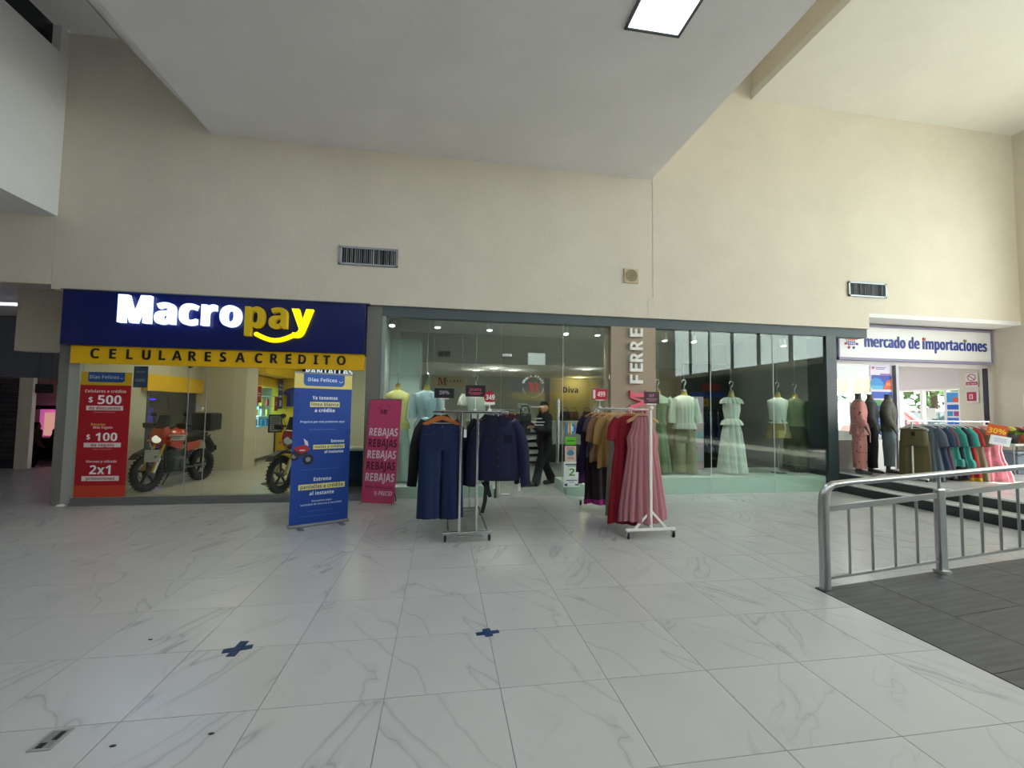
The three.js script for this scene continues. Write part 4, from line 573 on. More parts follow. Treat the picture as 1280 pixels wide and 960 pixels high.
function jacket(label, x, y, z, turn, col, len = 0.62, group, hang = wood, sl = 0.6) {
  const g = thing('hanging_jacket', label, 'jacket', [x, y, z], turn, group); hangerParts(g, hang, 0.2); const d = cloth(col, { sheen: 0 }), st = cloth(new THREE.Color(col).multiplyScalar(0.6), { sheen: 0 }), t = -0.075;
  part(g, 'body', loft([[t + 0.03, 0.07, 0.04], [t, 0.1, 0.05], [t - 0.05, 0.2, 0.06], [t - 0.12, 0.235, 0.075], [t - 0.3, 0.235, 0.085, { fold: 0.004, n: 5 }], [t - len + 0.06, 0.24, 0.08, { fold: 0.006, n: 6 }], [t - len, 0.235, 0.075, { fold: 0.005, n: 6 }]], 44), d);
  part(g, 'waistband', loft([[t - len + 0.05, 0.243, 0.084], [t - len - 0.005, 0.24, 0.08]], 40), st);
  for (const s of [-1, 1]) { const a = part(g, 'sleeve', limb([[s * 0.17, t - 0.05, 0, 0.07, 0.6], [s * 0.24, t - 0.16, 0.01, 0.072, 0.7, 0.03], [s * 0.29, t - 0.34, 0.02, 0.066, 0.75, 0.05], [s * 0.32, t - sl, 0.03, 0.055, 0.8, 0.05]], 16, false), d); part(a, 'cuff', limb([[s * 0.32, t - sl + 0.03, 0.03, 0.058, 0.8], [s * 0.325, t - sl - 0.02, 0.031, 0.058, 0.8]], 16, false), st); part(g, 'collar', extr([[0.005, -0.06], [s * 0.035, 0.02], [s * 0.075, 0.04], [s * 0.12, -0.01], [s * 0.09, -0.075]], 0.008, 0.003).translate(0, t, 0.055), st); const pk = part(g, 'chest_pocket', rb(0.09, 0.09, 0.01, 0.004, s * 0.11, t - 0.23, 0.078), d); part(pk, 'pocket_flap', extr([[-0.047, 0.02], [0.047, 0.02], [0.047, -0.01], [0, -0.03], [-0.047, -0.01]], 0.006, 0.001).translate(s * 0.11, t - 0.2, 0.083), st); }
  part(g, 'placket', cb(0.035, len - 0.14, 0.006, 0, t - len / 2 - 0.06, 0.087), st); for (let k = 0; k < 5; k++) part(g, 'button', new THREE.CylinderGeometry(0.008, 0.008, 0.005, 10).rotateX(Math.PI / 2).translate(0, t - 0.14 - k * 0.1, 0.092), std(0x4a3a2c, 0.5, { metalness: 0.6 }));
  return g;
}
function dress(label, x, y, z, turn, col, len, group, o = {}) {
  const g = thing(o.name ?? 'hanging_dress', label, o.cat ?? 'dress', [x, y, z], turn, group); hangerParts(g, o.hang ?? woodPale, 0.2); const c = cloth(col, o.mat), t = -0.08, sw = o.sw ?? 0.13, cw = o.cw ?? 0.22, hemW = o.hem ?? 0.28, n = o.n ?? 14, d = o.d ?? 0.06, wl = o.waist ?? 0.42;
  if (o.halter) part(g, 'neck_band', torus(0.075, 0.012, 28, 8).scale(1, 0.6, 0.8).rotateX(1.2).translate(0, t - 0.012, 0.01), c);
  part(g, 'bodice', loft([[t, o.halter ? 0.085 : 0.09, 0.045], [t - 0.04, sw, 0.055, { fold: 0.003, n }], [t - 0.14, sw + 0.02, d, { fold: 0.005, n }], [t - 0.26, cw, d * 1.1, { fold: 0.006, n }], [t - wl, cw * 0.93, d * 1.1, { fold: 0.006, n }]], 84), c);
  part(g, 'skirt', loft([[t - wl + 0.01, cw * 0.94, d * 1.12, { fold: 0.006, n }], [t - wl - 0.15, cw * 1.05, d * 1.3, { fold: 0.012, n }], [t - (wl + len) / 2, (cw + hemW) / 2 * 1.02, d * 1.5, { fold: 0.018, n, ph: 0.2 }], [t - len + 0.12, hemW, d * 1.7, { fold: 0.022, n, ph: 0.4 }], [t - len, hemW * 1.02, d * 1.75, { fold: 0.024, n, ph: 0.4, wave: 0.015 }]], 112), c);
  if (o.trim) part(g, 'hem_trim', loft([[t - len + 0.06, hemW * 1.02, d * 1.75, { fold: 0.023, n, ph: 0.4 }], [t - len - 0.012, hemW * 1.03, d * 1.78, { fold: 0.025, n, ph: 0.4, wave: 0.015 }]], 112), cloth(o.trim));
  if (o.sleeve) for (const s of [-1, 1]) part(g, 'sleeve', limb([[s * 0.15, t - 0.05, 0, 0.065, 0.6], [s * 0.22, t - 0.16, 0, 0.07, 0.6, 0.04], [s * (0.24 + o.sleeve * 0.08), t - 0.1 - o.sleeve, 0.01, 0.06, 0.6, 0.05]], 14, false), c);
  return g;
}
const caster = (g, x, z, dark = M.rubber) => { const c = part(g, 'caster', [torus(0.026, 0.012, 20, 8).rotateY(Math.PI / 2).translate(x, 0.038, z), new THREE.CylinderGeometry(0.024, 0.024, 0.016, 14).rotateZ(Math.PI / 2).translate(x, 0.038, z)], dark); part(c, 'caster_fork', [cb(0.006, 0.05, 0.03, x - 0.018, 0.055, z), cb(0.006, 0.05, 0.03, x + 0.018, 0.055, z), cb(0.042, 0.008, 0.034, x, 0.083, z)], M.chrome); };
// ------------------------------------------------------------ chrome rack with denim
{
  const g = thing('clothes_rack', 'chrome double-rail clothes rack full of denim on casters', 'clothes rack', [0, 0, 0]);
  const zf = -4.98, zb = -6.15;
  for (const [z, nm] of [[zf, 'front'], [zb, 'rear']]) {
    for (const x of [0.22, 0.41]) part(g, 'upright', rb(0.026, 1.35, 0.026, 0.006, x, 0.76, z), M.chrome);
    part(g, 'base_bar', [rb(0.54, 0.028, 0.03, 0.006, 0.31, 0.1, z), rb(0.3, 0.012, 0.03, 0.004, 0.33, 0.065, z + 0.012)], M.chrome); for (const x of [0.07, 0.56]) caster(g, x, z);
    part(g, 'top_crossbar', rb(0.86, 0.026, 0.026, 0.006, 0.33, 1.44, z), M.chrome);
  }
  for (const x of [0.01, 0.66]) part(g, 'rail', bar([x, 1.44, zf + 0.05], [x, 1.44, zb - 0.05], 0.013), M.chrome);
  part(g, 'base_rail', [bar([0.1, 0.12, zf], [0.1, 0.12, zb], 0.012), bar([0.53, 0.12, zf], [0.53, 0.12, zb], 0.012)], M.chrome);
}
const dg = 'denim on the chrome rack';
jeans('dark blue wide jeans hung at the front of the chrome rack', 0.01, 1.44, -5.02, 0.06, 0x0d2148, 1.03, dg);
jeans('slightly darker jeans hung just behind the front pair', -0.01, 1.44, -5.2, -0.12, 0x0a1a3c, 1.08, dg);
jacket('dark brown jacket sticking out behind the jeans', -0.02, 1.44, -5.4, 0.25, 0x141215, 0.7, dg, wood, 0.78);
jeans('midnight blue jeans behind the dark brown jacket', 0.0, 1.44, -5.6, -0.1, 0x0a1226, 1.0, dg); jeans('faded navy jeans near the back of the rack', 0.02, 1.44, -5.8, 0.1, 0x121f3a, 1.05, dg); jeans('rearmost dark jeans on the jeans rail of the chrome rack', 0.01, 1.44, -6.0, 0, 0x0c1629, 1.0, dg);
jacket('navy denim jacket at the front of the chrome rack', 0.66, 1.44, -5.08, -0.08, 0x0c1238, 0.7, dg, wood, 0.74); jacket('dark navy jacket tucked behind the front denim jacket', 0.62, 1.44, -5.27, 0.12, 0x080b20, 0.72, dg, wood, 0.76); jacket('bright blue denim jacket showing one sleeve', 0.7, 1.44, -5.46, -0.1, 0x0f2c60, 0.68, dg, wood, 0.82); jacket('beige-edged jacket hanging behind the blue denim', 0.72, 1.44, -5.66, -0.05, 0x8a7466, 0.72, dg, woodPale, 0.8); jacket('blackish jacket near the back of the jacket rail', 0.66, 1.44, -5.86, 0.1, 0x15161c, 0.66, dg, wood, 0.7); jacket('rearmost navy jacket on the jacket rail', 0.66, 1.44, -6.04, 0, 0x0b112a, 0.66, dg, wood, 0.7);
solo('hanging_belt', 'black cloth belt dangling below the denim jackets', 'belt', [limb([[0, 0.1, 0, 0.02, 0.3], [0.01, -0.05, 0.0, 0.022, 0.3], [0.0, -0.24, 0.0, 0.024, 0.3], [-0.03, -0.38, 0.01, 0.02, 0.3]]), limb([[0.0, -0.02, 0, 0.05, 0.5], [0.02, -0.09, 0, 0.03, 0.5], [0.06, -0.2, 0, 0.02, 0.4]])], cloth(0x15151c), [0.52, 0.66, -5.12]);
solo('hanging_strap', 'brown strap end hanging under the denim jackets', 'strap', limb([[0, 0.16, 0, 0.012, 0.5], [0.0, 0.0, 0.0, 0.014, 0.5], [0.0, -0.17, 0.01, 0.016, 0.4]]), cloth(0x6b5348), [0.66, 0.58, -5.3]);
for (const [x, y, z, l] of [[0.92, 0.57, -5.1, 'white paper tag below the bright blue denim sleeve'], [0.62, 0.6, -5.1, 'white paper tag hanging between the denim jackets'], [0.27, 1.2, -5.0, 'white paper tag on the waistband of the jeans']]) { const g = thing('garment_tag', l, 'tag', [x, y, z]); part(g, 'paper', rb(0.03, 0.09, 0.002, 0.001, 0, 0, 0), M.paint); part(g, 'string', bar([0, 0.045, 0], [0.005, 0.1, -0.01], 0.0015, 5), M.paint); }
function priceStand(label, x, y, z, h, w, hh, draw, shape) { const g = thing('price_sign', label, 'price sign', [x, y, z]); part(g, 'stem', bar([0, 0, 0], [0, h, 0], 0.006), M.paint); part(g, 'clip', rb(0.04, 0.03, 0.03, 0.006, 0, 0.01, 0), M.paint); part(g, 'holder', rb(Math.min(w, 0.12), 0.03, 0.015, 0.004, 0, h, 0), M.paint); part(g, 'sign_face', shape === 'round' ? extr(Array.from({ length: 24 }, (_, k) => [Math.cos(k / 24 * 6.283) * w / 2, Math.sin(k / 24 * 6.283) * hh / 2]), 0.006).translate(0, 0, -0.006) : card(w, hh, 0.008), shape === 'round' ? std(0xb3152f, 0.5) : print(Math.round(w * 600), Math.round(hh * 600), draw), [0, h + hh / 2, 0.004]); if (shape === 'round') { part(g, 'numeral', letters('349', hh * 0.42, 0.003).scale(0.78, 1, 1).translate(-w * 0.36, -hh * 0.2, 0), M.paint, [0, h + hh / 2, 0.006]); } return g; }
priceStand('round-cornered red 349 price sign above the denim rack', 0.54, 1.455, -4.98, 0.09, 0.13, 0.14, null, 'round');
priceStand('dark sign with pink lettering above the denim rack', 0.4, 1.455, -5.3, 0.17, 0.24, 0.14, (x, w, h) => { x.fillStyle = '#221a26'; x.fillRect(0, 0, w, h); txt(x, 'Jeans', w / 2, h * 0.5, 34, '#c9506e'); x.fillStyle = '#a84a66'; x.fillRect(20, h * 0.62, w - 40, 8); x.fillRect(34, h * 0.76, w - 68, 6); });
priceStand('small black 20% sign at the rear of the jeans rail', 0.03, 1.455, -5.9, 0.16, 0.26, 0.13, (x, w, h) => { x.fillStyle = '#1c1a22'; x.fillRect(0, 0, w, h); txt(x, '20%', w * 0.5, h * 0.62, 40, '#c8c4cc', { font: 'serif' }); });
// ------------------------------------------------------------ white rack with dresses
{
  const g = thing('clothes_rack', 'white clothes rack on casters hung with dresses', 'clothes rack', [0, 0, 0]);
  const zf = -4.86, zb = -6.62;
  for (const [z, x] of [[zf, 2.44], [zb, 2.44]]) {
    part(g, 'upright', rb(0.034, 1.4, 0.03, 0.006, x, 0.8, z), M.paint); part(g, 'base_bar', rb(0.62, 0.03, 0.035, 0.006, x, 0.105, z), M.paint);
    for (const s of [-1, 1]) { part(g, 'brace', flat([x + s * 0.2, 0.11, z], [x, 0.32, z], 0.026, 0.02), M.paint); caster(g, x + s * 0.28, z); }
  }
  part(g, 'rail', rb(0.03, 0.024, zf - zb + 0.05, 0.006, 2.44, 1.5, (zf + zb) / 2), M.chrome); part(g, 'front_arm', [rb(0.62, 0.022, 0.022, 0.006, 2.13, 1.5, zf + 0.0)], M.chrome); part(g, 'base_rail', rb(0.03, 0.026, zf - zb, 0.006, 2.44, 0.13, (zf + zb) / 2), M.paint);
}
const rg = 'clothes on the white rack', RX = 2.42;
dress('dusty pink pleated halter dress at the front of the white rack', RX - 0.02, 1.5, -4.98, 0.05, 0xb4787f, 1.24, rg, { halter: true, sw: 0.12, cw: 0.2, hem: 0.29, n: 17, d: 0.07 });
dress('long crimson dress right behind the pink pleated one', RX - 0.12, 1.5, -5.14, 0.1, 0x8c0d24, 1.3, rg, { sw: 0.17, cw: 0.21, hem: 0.27, sleeve: 0.2, n: 9, hang: wood });
dress('grey patterned long dress behind the crimson one', RX - 0.02, 1.5, -5.3, -0.1, 0x6d6468, 1.22, rg, { cw: 0.2, hem: 0.25, n: 9 });
dress('long pale taupe dress on the white rack', RX - 0.08, 1.5, -5.45, 0.15, 0x938b80, 1.28, rg, { cw: 0.19, hem: 0.22, n: 8 });
dress('black sleeveless dress beside the gold blouse', RX + 0.02, 1.5, -5.6, -0.1, 0x161417, 0.95, rg, { cw: 0.2, hem: 0.24, n: 8 });
dress('gold satin blouse hanging on a wooden hanger', RX - 0.08, 1.5, -5.76, 0.2, 0xb08a4c, 0.72, rg, { name: 'hanging_blouse', cat: 'blouse', cw: 0.2, hem: 0.22, n: 7, mat: { roughness: 0.4 }, sleeve: 0.3, waist: 0.3 });
dress('tan draped blouse behind the gold satin one', RX - 0.12, 1.5, -5.9, 0.1, 0x96724e, 0.66, rg, { name: 'hanging_blouse', cat: 'blouse', cw: 0.2, hem: 0.24, n: 7, sleeve: 0.28, waist: 0.3 });
dress('grey top with paper tag on the white rack', RX - 0.14, 1.5, -6.04, 0.15, 0x4d4c58, 0.6, rg, { name: 'hanging_blouse', cat: 'blouse', cw: 0.2, hem: 0.22, n: 6, sleeve: 0.15, waist: 0.3 });
dress('black and plum dress with magenta hem', RX - 0.1, 1.5, -6.18, 0.1, 0x26131f, 1.28, rg, { cw: 0.22, hem: 0.24, n: 7, trim: 0x8c1a6c, sleeve: 0.3 });
dress('dark purple dress with lilac shoulders on the white rack', RX - 0.14, 1.5, -6.33, 0.15, 0x2a1640, 0.85, rg, { cw: 0.23, hem: 0.28, n: 8, sleeve: 0.2 });
dress('lilac dress, last on the white rack', RX - 0.08, 1.5, -6.48, 0.1, 0x6d4a78, 1.05, rg, { cw: 0.21, hem: 0.25, n: 8, sleeve: 0.2 });
priceStand('red 499 price sign above the white rack', 2.2, 1.51, -5.9, 0.12, 0.22, 0.15, (x, w, h) => { x.fillStyle = '#c01a38'; x.fillRect(0, 0, w, h); txt(x, '499', w * 0.6, h * 0.72, 60, '#f6e8ea', { width: 70 }); x.fillStyle = '#f0dde0'; x.fillRect(6, 8, 20, h - 16); });
priceStand('dark sign with pink lettering on the white rack', 2.46, 1.51, -4.87, 0.06, 0.19, 0.14, (x, w, h) => { x.fillStyle = '#4a343e'; x.fillRect(0, 0, w, h); txt(x, 'MF', w / 2, h * 0.45, 30, '#c87a92'); x.fillStyle = '#b06a80'; x.fillRect(18, h * 0.56, w - 36, 8); x.fillRect(30, h * 0.72, w - 60, 6); });
// ------------------------------------------------------------ stainless railing along the ramp
{
  const g = thing('railing', 'brushed steel railing along the dark ramp', 'railing', [0, 0, 0]); const z = -3.3;
  const top = (x) => 0.885 + (x - 3.3) * 0.062, mid = (x) => 0.68 + (x - 3.3) * 0.082, low = (x) => 0.105 + (x - 3.3) * 0.085;
  part(g, 'top_rail', limb([[3.225, 0.0, z, 0.05, 0.6], [3.225, 0.7, z, 0.05, 0.6], [3.235, 0.79, z, 0.046, 0.7], [3.265, 0.85, z, 0.038, 0.8], [3.32, 0.88, z, 0.03, 1], [3.45, top(3.45), z, 0.027, 1], [5.4, top(5.4), z, 0.027, 1], [7.4, top(7.4), z, 0.027, 1]], 20), M.steel);
  part(g, 'middle_rail', flat([3.26, mid(3.26), z], [7.4, mid(7.4), z], 0.045, 0.03), M.steel);
  part(g, 'bottom_rail', flat([3.26, low(3.26), z], [7.4, low(7.4), z], 0.02, 0.03), M.steel);
  for (const x of [4.41, 5.62, 6.85]) { const p = part(g, 'post', rb(0.095, mid(x) - rampY(x) + 0.06, 0.05, 0.02, x, (mid(x) + rampY(x) + 0.06) / 2, z), M.steel); part(p, 'post_stub', bar([x, mid(x) + 0.05, z], [x, top(x), z], 0.012), M.steel); part(p, 'base_flange', new THREE.CylinderGeometry(0.06, 0.065, 0.02, 20).translate(x, rampY(x) + 0.012, z), M.steel); }
  part(g, 'end_flange', rb(0.12, 0.012, 0.09, 0.005, 3.225, 0.006, z), M.riser);
  for (const x of [3.47, 3.7, 3.93, 4.16, 4.64, 4.86, 5.07, 5.28, 5.46, 5.85, 6.05, 6.25, 6.45, 6.65]) part(g, 'baluster', bar([x, low(x), z], [x, mid(x), z], 0.011, 10), M.steel);
}
// ------------------------------------------------------------ import shop front
const mz = -7.75, lilac = std(0x8d88a6, 0.5), mWhite = std(0xe8e6e6, 0.6);
struct('wall_import_lintel', [bx(7.52, 11.9, 2.5, 3.44, -7.98, -7.86)], mWhite);
struct('ceiling_import_shop', [bx(7.5, 12.1, 3.05, 3.2, -13, -7.98)], mWhite);
struct('wall_import_right', [bx(11.9, 12.1, 0.2, 0.95, -13, -8.4), bx(11.9, 12.1, 2.08, 3.2, -9.9, -8.4), bx(11.9, 12.1, 2.5, 3.2, -13, -9.9), bx(11.9, 12.1, 0.95, 2.5, -9.9, -9.82), bx(11.9, 12.1, 0.95, 2.5, -13, -12.6)], std(0xdcd3d4, 0.7));
struct('wall_import_back', [bx(7.5, 12.1, 0.2, 3.2, -13.2, -13)], mWhite);
{ const w = struct('window_4', [bx(11.97, 11.98, 0.95, 2.08, -9.82, -8.4)], M.glass); for (const z of [-8.42, -8.72, -9.25, -9.8]) struct('window_frame', bx(11.93, 12.03, 0.95, 2.08, z - 0.03, z + 0.03), M.paint, w); struct('window_sill', bx(11.85, 12.1, 0.92, 0.95, -9.85, -8.38), M.paint, w); struct('window_head', bx(11.88, 12.1, 2.06, 2.1, -9.85, -8.38), M.paint, w); }
{ const w = struct('window_5', [bx(11.97, 11.98, 0.95, 2.5, -12.6, -9.9)], M.glass); for (const z of [-9.93, -11.2, -12.57]) struct('window_frame', bx(11.93, 12.03, 0.95, 2.5, z - 0.03, z + 0.03), M.paint, w); }
{
  const g = thing('shop_sign', 'white shop sign with blue letters mercado de importaciones', 'sign', [0, 0, 0]);
  part(g, 'sign_box', bx(8.03, 11.86, 2.63, 3.28, mz - 0.1, mz), std(0xe9e9ea, 0.4)); part(g, 'frame', [bx(8.0, 11.88, 3.28, 3.32, mz - 0.1, mz + 0.02), bx(8.0, 11.88, 2.58, 2.63, mz - 0.1, mz + 0.03), bx(8.0, 8.03, 2.58, 3.32, mz - 0.1, mz + 0.02), bx(11.86, 11.885, 2.58, 3.32, mz - 0.1, mz + 0.02)], lilac);
  const blue = std(0x2a3f96, 0.5), s = 'mercado de importaciones'; const whole = letters(s, 0.235, 0.012); whole.computeBoundingBox(); const k = (11.72 - 8.62) / (whole.boundingBox.max.x - whole.boundingBox.min.x); let adv = 0;
  for (let i = 0; i < s.length; i++) { const upto = letters(s.slice(0, i + 1), 0.235, 0.01); upto.computeBoundingBox(); if (s[i] === ' ') continue; const one = letters(s[i], 0.235, 0.012); one.computeBoundingBox(); const x0 = (upto.boundingBox.max.x - one.boundingBox.max.x) * k; part(g, 'letter', one.scale(k * 1.04, 1, 1), blue, [8.62 + x0, 2.86, mz + 0.001]); if (s[i] === 'i') part(g, 'letter_dot', rb(0.06, 0.06, 0.012, 0.02, 0, 0, 0), i < 14 ? std(0xcc2f2f, 0.5) : std(0x8f7f22, 0.5), [8.62 + x0 + 0.05, 3.075, mz + 0.014]); }
  const e = [8.32, 2.97, mz + 0.006]; part(g, 'globe_emblem', new THREE.CylinderGeometry(0.105, 0.105, 0.01, 28).rotateX(Math.PI / 2), print(128, 128, (x, w, h) => { x.fillStyle = '#f0eef2'; x.fillRect(0, 0, w, h); for (let a = 0; a < 4; a++) for (let b = 0; b < 4; b++) { x.fillStyle = a < 2 ? '#cc3a48' : '#3a4a9c'; x.fillRect(10 + a * 28, 10 + b * 28, 23, 23); } }), e);
  for (let q = 0; q < 8; q++) { const a = q * Math.PI / 4 + 0.39; part(g, 'emblem_ray', flat([Math.cos(a) * 0.12, Math.sin(a) * 0.12, 0], [Math.cos(a) * 0.17, Math.sin(a) * 0.17, 0], 0.04, 0.01), std(Math.cos(a) < 0 ? 0xb23040 : 0x2e3b8a, 0.5), e); }
}
const importFront = thing('glass_shop_front', 'window and door posts of the import shop behind three mannequins', 'shop front');
part(importFront, 'lower_panel', bx(7.6, 9.43, 0.332, 0.93, -7.9, -7.82), M.paint);
shopGlass(importFront, 7.55, 9.43, 0.93, 2.5, -7.86);
for (const [x, w, l, m] of [[9.46, 0.07, 'pale aluminium post beside the blue poster', M.alu], [11.78, 0.03, 'dark slim door jamb at the right of the import shop', std(0x2b2840, 0.5)]]) part(importFront, 'post', bx(x - w / 2, x + w / 2, 0.332, 2.5, -7.86, -7.78), m);
solo('window_poster', 'large blue promotional poster with landscape picture on import shop window', 'poster', card(0.54, 1.52, 0.004), print(270, 760, (x, w, h) => {
  x.fillStyle = '#dcd6e8'; x.fillRect(0, 0, w, h); x.fillStyle = '#1f3fae'; x.fillRect(0, 400, w, 330); x.fillStyle = '#2a62d0'; x.fillRect(0, 560, w, 170); x.fillStyle = '#c05a70'; x.fillRect(18, 20, 34, 26); x.fillStyle = '#5a62a8'; x.fillRect(66, 26, 130, 8); x.fillRect(66, 42, 110, 8); x.fillStyle = '#9a5ab0'; x.fillRect(120, 92, 130, 16);
  x.fillStyle = '#2a49b0'; x.fillRect(10, 110, 250, 150); x.fillStyle = '#2f8fd8'; x.beginPath(); x.arc(70, 240, 100, Math.PI, 0); x.fill(); x.fillStyle = '#58b8e0'; x.fillRect(10, 220, 140, 40); x.fillStyle = '#d9582c'; x.beginPath(); x.moveTo(150, 260); x.lineTo(200, 170); x.lineTo(260, 150); x.lineTo(260, 260); x.fill(); x.fillStyle = '#e88a5a'; x.fillRect(190, 190, 60, 30);
  x.fillStyle = '#2358c4'; x.fillRect(8, 285, 250, 70); x.fillStyle = '#3f9a5a'; x.fillRect(10, 372, 120, 58); x.fillStyle = '#b03468'; x.fillRect(146, 372, 112, 58); x.fillStyle = '#b8c8f0'; for (const y of [470, 490, 560, 580, 610, 640, 680]) x.fillRect(30, y, y === 560 ? 190 : 210, y === 560 ? 14 : 6); x.fillStyle = '#e8e8f0'; x.fillRect(0, 730, w, 30);
}), [9.14, 1.75, -7.85]);
for (const [y, l, d] of [[2.27, 'red no smoking sign on the wall inside the import shop', (x, w, h) => { x.fillStyle = '#e6dfe0'; x.fillRect(0, 0, w, h); x.strokeStyle = '#a8263c'; x.lineWidth = 7; x.beginPath(); x.arc(w / 2, 48, 34, 0, 7); x.stroke(); x.beginPath(); x.moveTo(w / 2 - 26, 26); x.lineTo(w / 2 + 26, 70); x.stroke(); x.fillStyle = '#b02a42'; x.fillRect(4, 92, w - 8, 34); txt(x, 'NO FUMAR', w / 2, 118, 20, '#f2dade', { width: 80 }); x.fillRect(8, 130, w - 16, 5); }], [1.89, 'red extinguisher sign below the no smoking sign', (x, w, h) => { x.fillStyle = '#e6dfe0'; x.fillRect(0, 0, w, h); x.fillStyle = '#b3293f'; x.fillRect(8, 10, w - 26, h - 26); x.fillStyle = '#eedcde'; x.fillRect(30, 34, 30, 50); x.fillStyle = '#b3293f'; x.fillRect(38, 40, 12, 40); }]]) solo('safety_sign', l, 'sign', card(0.24, y > 2 ? 0.32 : 0.26, 0.004), print(110, y > 2 ? 146 : 119, d), [11.88, y, -8.14], [0, -Math.PI / 2, 0]);
solo('window_poster', 'blue and white poster stuck in the far window of import shop', 'poster', card(0.34, 0.95, 0.003), print(120, 335, (x, w, h) => { x.fillStyle = '#e6e8f4'; x.fillRect(0, 0, w, h); x.fillStyle = '#3a9ae0'; x.fillRect(8, 10, 100, 80); x.fillStyle = '#e0604a'; x.fillRect(60, 50, 48, 40); x.fillStyle = '#2a64c8'; x.fillRect(8, 110, 100, 40); x.fillStyle = '#3a9ad0'; x.fillRect(8, 165, 50, 40); x.fillStyle = '#b04a90'; x.fillRect(64, 165, 44, 40); x.fillStyle = '#3f74d8'; x.fillRect(8, 220, 100, 100); }), [11.94, 1.55, -8.57], [0, -Math.PI / 2, 0]);
solo('paper_note', 'plain white sheet taped to the far shop window', 'notice', cb(0.004, 0.26, 0.22), M.paint, [11.94, 1.5, -9.05]);
shopLamp('white ceiling panel inside the import shop', 9.9, 3.05, -9.8, 1.2, 1.2, 7, 0xffffff, 'import shop ceiling light');
{ const g = thing('litter_bin', 'dark blue bin just inside the import shop door', 'bin', [9.8, 0.332, -8.4]); part(g, 'body', loft([[0, 0.16, 0.16, { sq: 0.5 }], [0.62, 0.2, 0.2, { sq: 0.5 }]], 32, false, true), std(0x16267e, 0.5)); part(g, 'rim', loft([[0.6, 0.21, 0.21, { sq: 0.5 }], [0.64, 0.21, 0.21, { sq: 0.5 }]], 32), std(0x101c60, 0.5)); }
// ------------------------------------------------------------ standing mannequins
function standing(label, x, z, turn, topC, botC, o) {
  const g = thing('mannequin', label, 'mannequin', [x, 0.332, z], turn, 'mannequins on the landing'); const S = 1.38, sk = std(0x55524e, 0.55);
  part(g, 'body', mg([loft([[S + 0.15, 0.05, 0.05], [S + 0.08, 0.052, 0.052], [S + 0.03, 0.08, 0.06], [S, 0.17, 0.08], [S - 0.1, 0.18, 0.1], [S - 0.22, 0.16, 0.12], [S - 0.4, 0.12, 0.09], [S - 0.55, 0.165, 0.11], [S - 0.65, 0.165, 0.11]], 30, true, true), ...[-1, 1].flatMap((s) => [limb([[s * 0.085, 0.76, 0, 0.085], [s * 0.088, 0.45, 0.02, 0.06], [s * 0.09, 0.3, 0.0, 0.052], [s * 0.09, 0.1, -0.02, 0.036], [s * 0.09, 0.05, -0.02, 0.036]], 14), limb([[s * 0.09, 0.03, -0.06, 0.032], [s * 0.092, 0.03, 0.04, 0.04, 0.7], [s * 0.094, 0.018, 0.14, 0.034, 0.5], [s * 0.094, 0.012, 0.18, 0.015, 0.6]], 12), limb([[s * 0.19, S - 0.03, 0, 0.05], [s * 0.24, S - 0.28, -0.03, 0.04], [s * 0.22, S - 0.48, 0.06, 0.028], [s * 0.21, S - 0.56, 0.1, 0.024, 0.6], [s * 0.2, S - 0.64, 0.13, 0.014, 0.6]], 12)])]), sk);
  part(g, 'top', topGeo(S, o.hem ?? 0.72, 0.2, 0.19, o.w ?? 0.17, 0.2, 0.008), topC); for (const s of [-1, 1]) part(g, 'sleeve', limb([[s * 0.17, S - 0.02, 0, 0.07, 0.9], [s * 0.235, S - 0.2, -0.02, 0.075, 0.9, 0.05], [s * 0.245, S - 0.32, -0.01, 0.066, 0.9, 0.06], [s * 0.225, S - 0.46, 0.05, 0.06, 0.9, 0.05]], 16, false), topC);
  part(g, 'trousers', trouserGeo(0.92, 0.66, o.cuff ?? 0.1, 0.15, 0.185, 0.105, o.leg ?? 0.085, 0.95), botC); if (o.extra) o.extra(g, S); part(g, 'base_plate', lathe([[0, 0], [0.17, 0], [0.17, 0.006], [0, 0.008]], 28), std(0x8c8f90, 0.3, { metalness: 0.7 })); return g;
}
const pinkPrint = cloth(0xffffff, { map: dataTex(256, (u, v) => { let c = [205, 142, 136]; for (let k = 0; k < 14; k++) { const dx = u - hash2(k, 1, 5), dy = v - hash2(k, 2, 5), a = hash2(k, 3, 5) * 6.28; const p = dx * Math.cos(a) + dy * Math.sin(a), q = -dx * Math.sin(a) + dy * Math.cos(a); if ((p / 0.05) ** 2 + (q / 0.018) ** 2 < 1) c = [62, 52, 58]; } return c; }, 2.4) });
standing('mannequin in pink leaf-print pyjamas tied at the waist', 7.98, -7.32, 0.9, pinkPrint, pinkPrint, { hem: 0.74, w: 0.18, leg: 0.095, extra: (g, S) => part(g, 'tie_cord', [tube([[0.02, S - 0.43, 0.14], [0.03, S - 0.6, 0.17], [0.02, S - 0.78, 0.17]], 0.008), torus(0.17, 0.01, 30, 6).rotateX(Math.PI / 2).scale(1.05, 1, 0.75).translate(0, S - 0.43, 0)], cloth(0xe0b0a8)) });
standing('mannequin in dark grey top and black trousers', 8.36, -7.42, 0.8, cloth(0x43474a), cloth(0x11151b), { hem: 0.86, extra: (g, S) => part(g, 'hang_tag', cb(0.03, 0.1, 0.004, 0.06, S - 0.5, 0.15), M.paint) });
standing('mannequin in grey patterned blouse and pale washed jeans', 8.72, -7.38, 0.7, cloth(0xffffff, { map: blotch([102, 104, 96], 0.5, 71, 3) }), cloth(0x7c8c90), { hem: 0.8, cuff: 0.13, extra: (g, S) => part(g, 'chest_card', rb(0.09, 0.14, 0.01, 0.01, 0.13, S - 0.24, 0.15), std(0xb9b39a, 0.6)) });
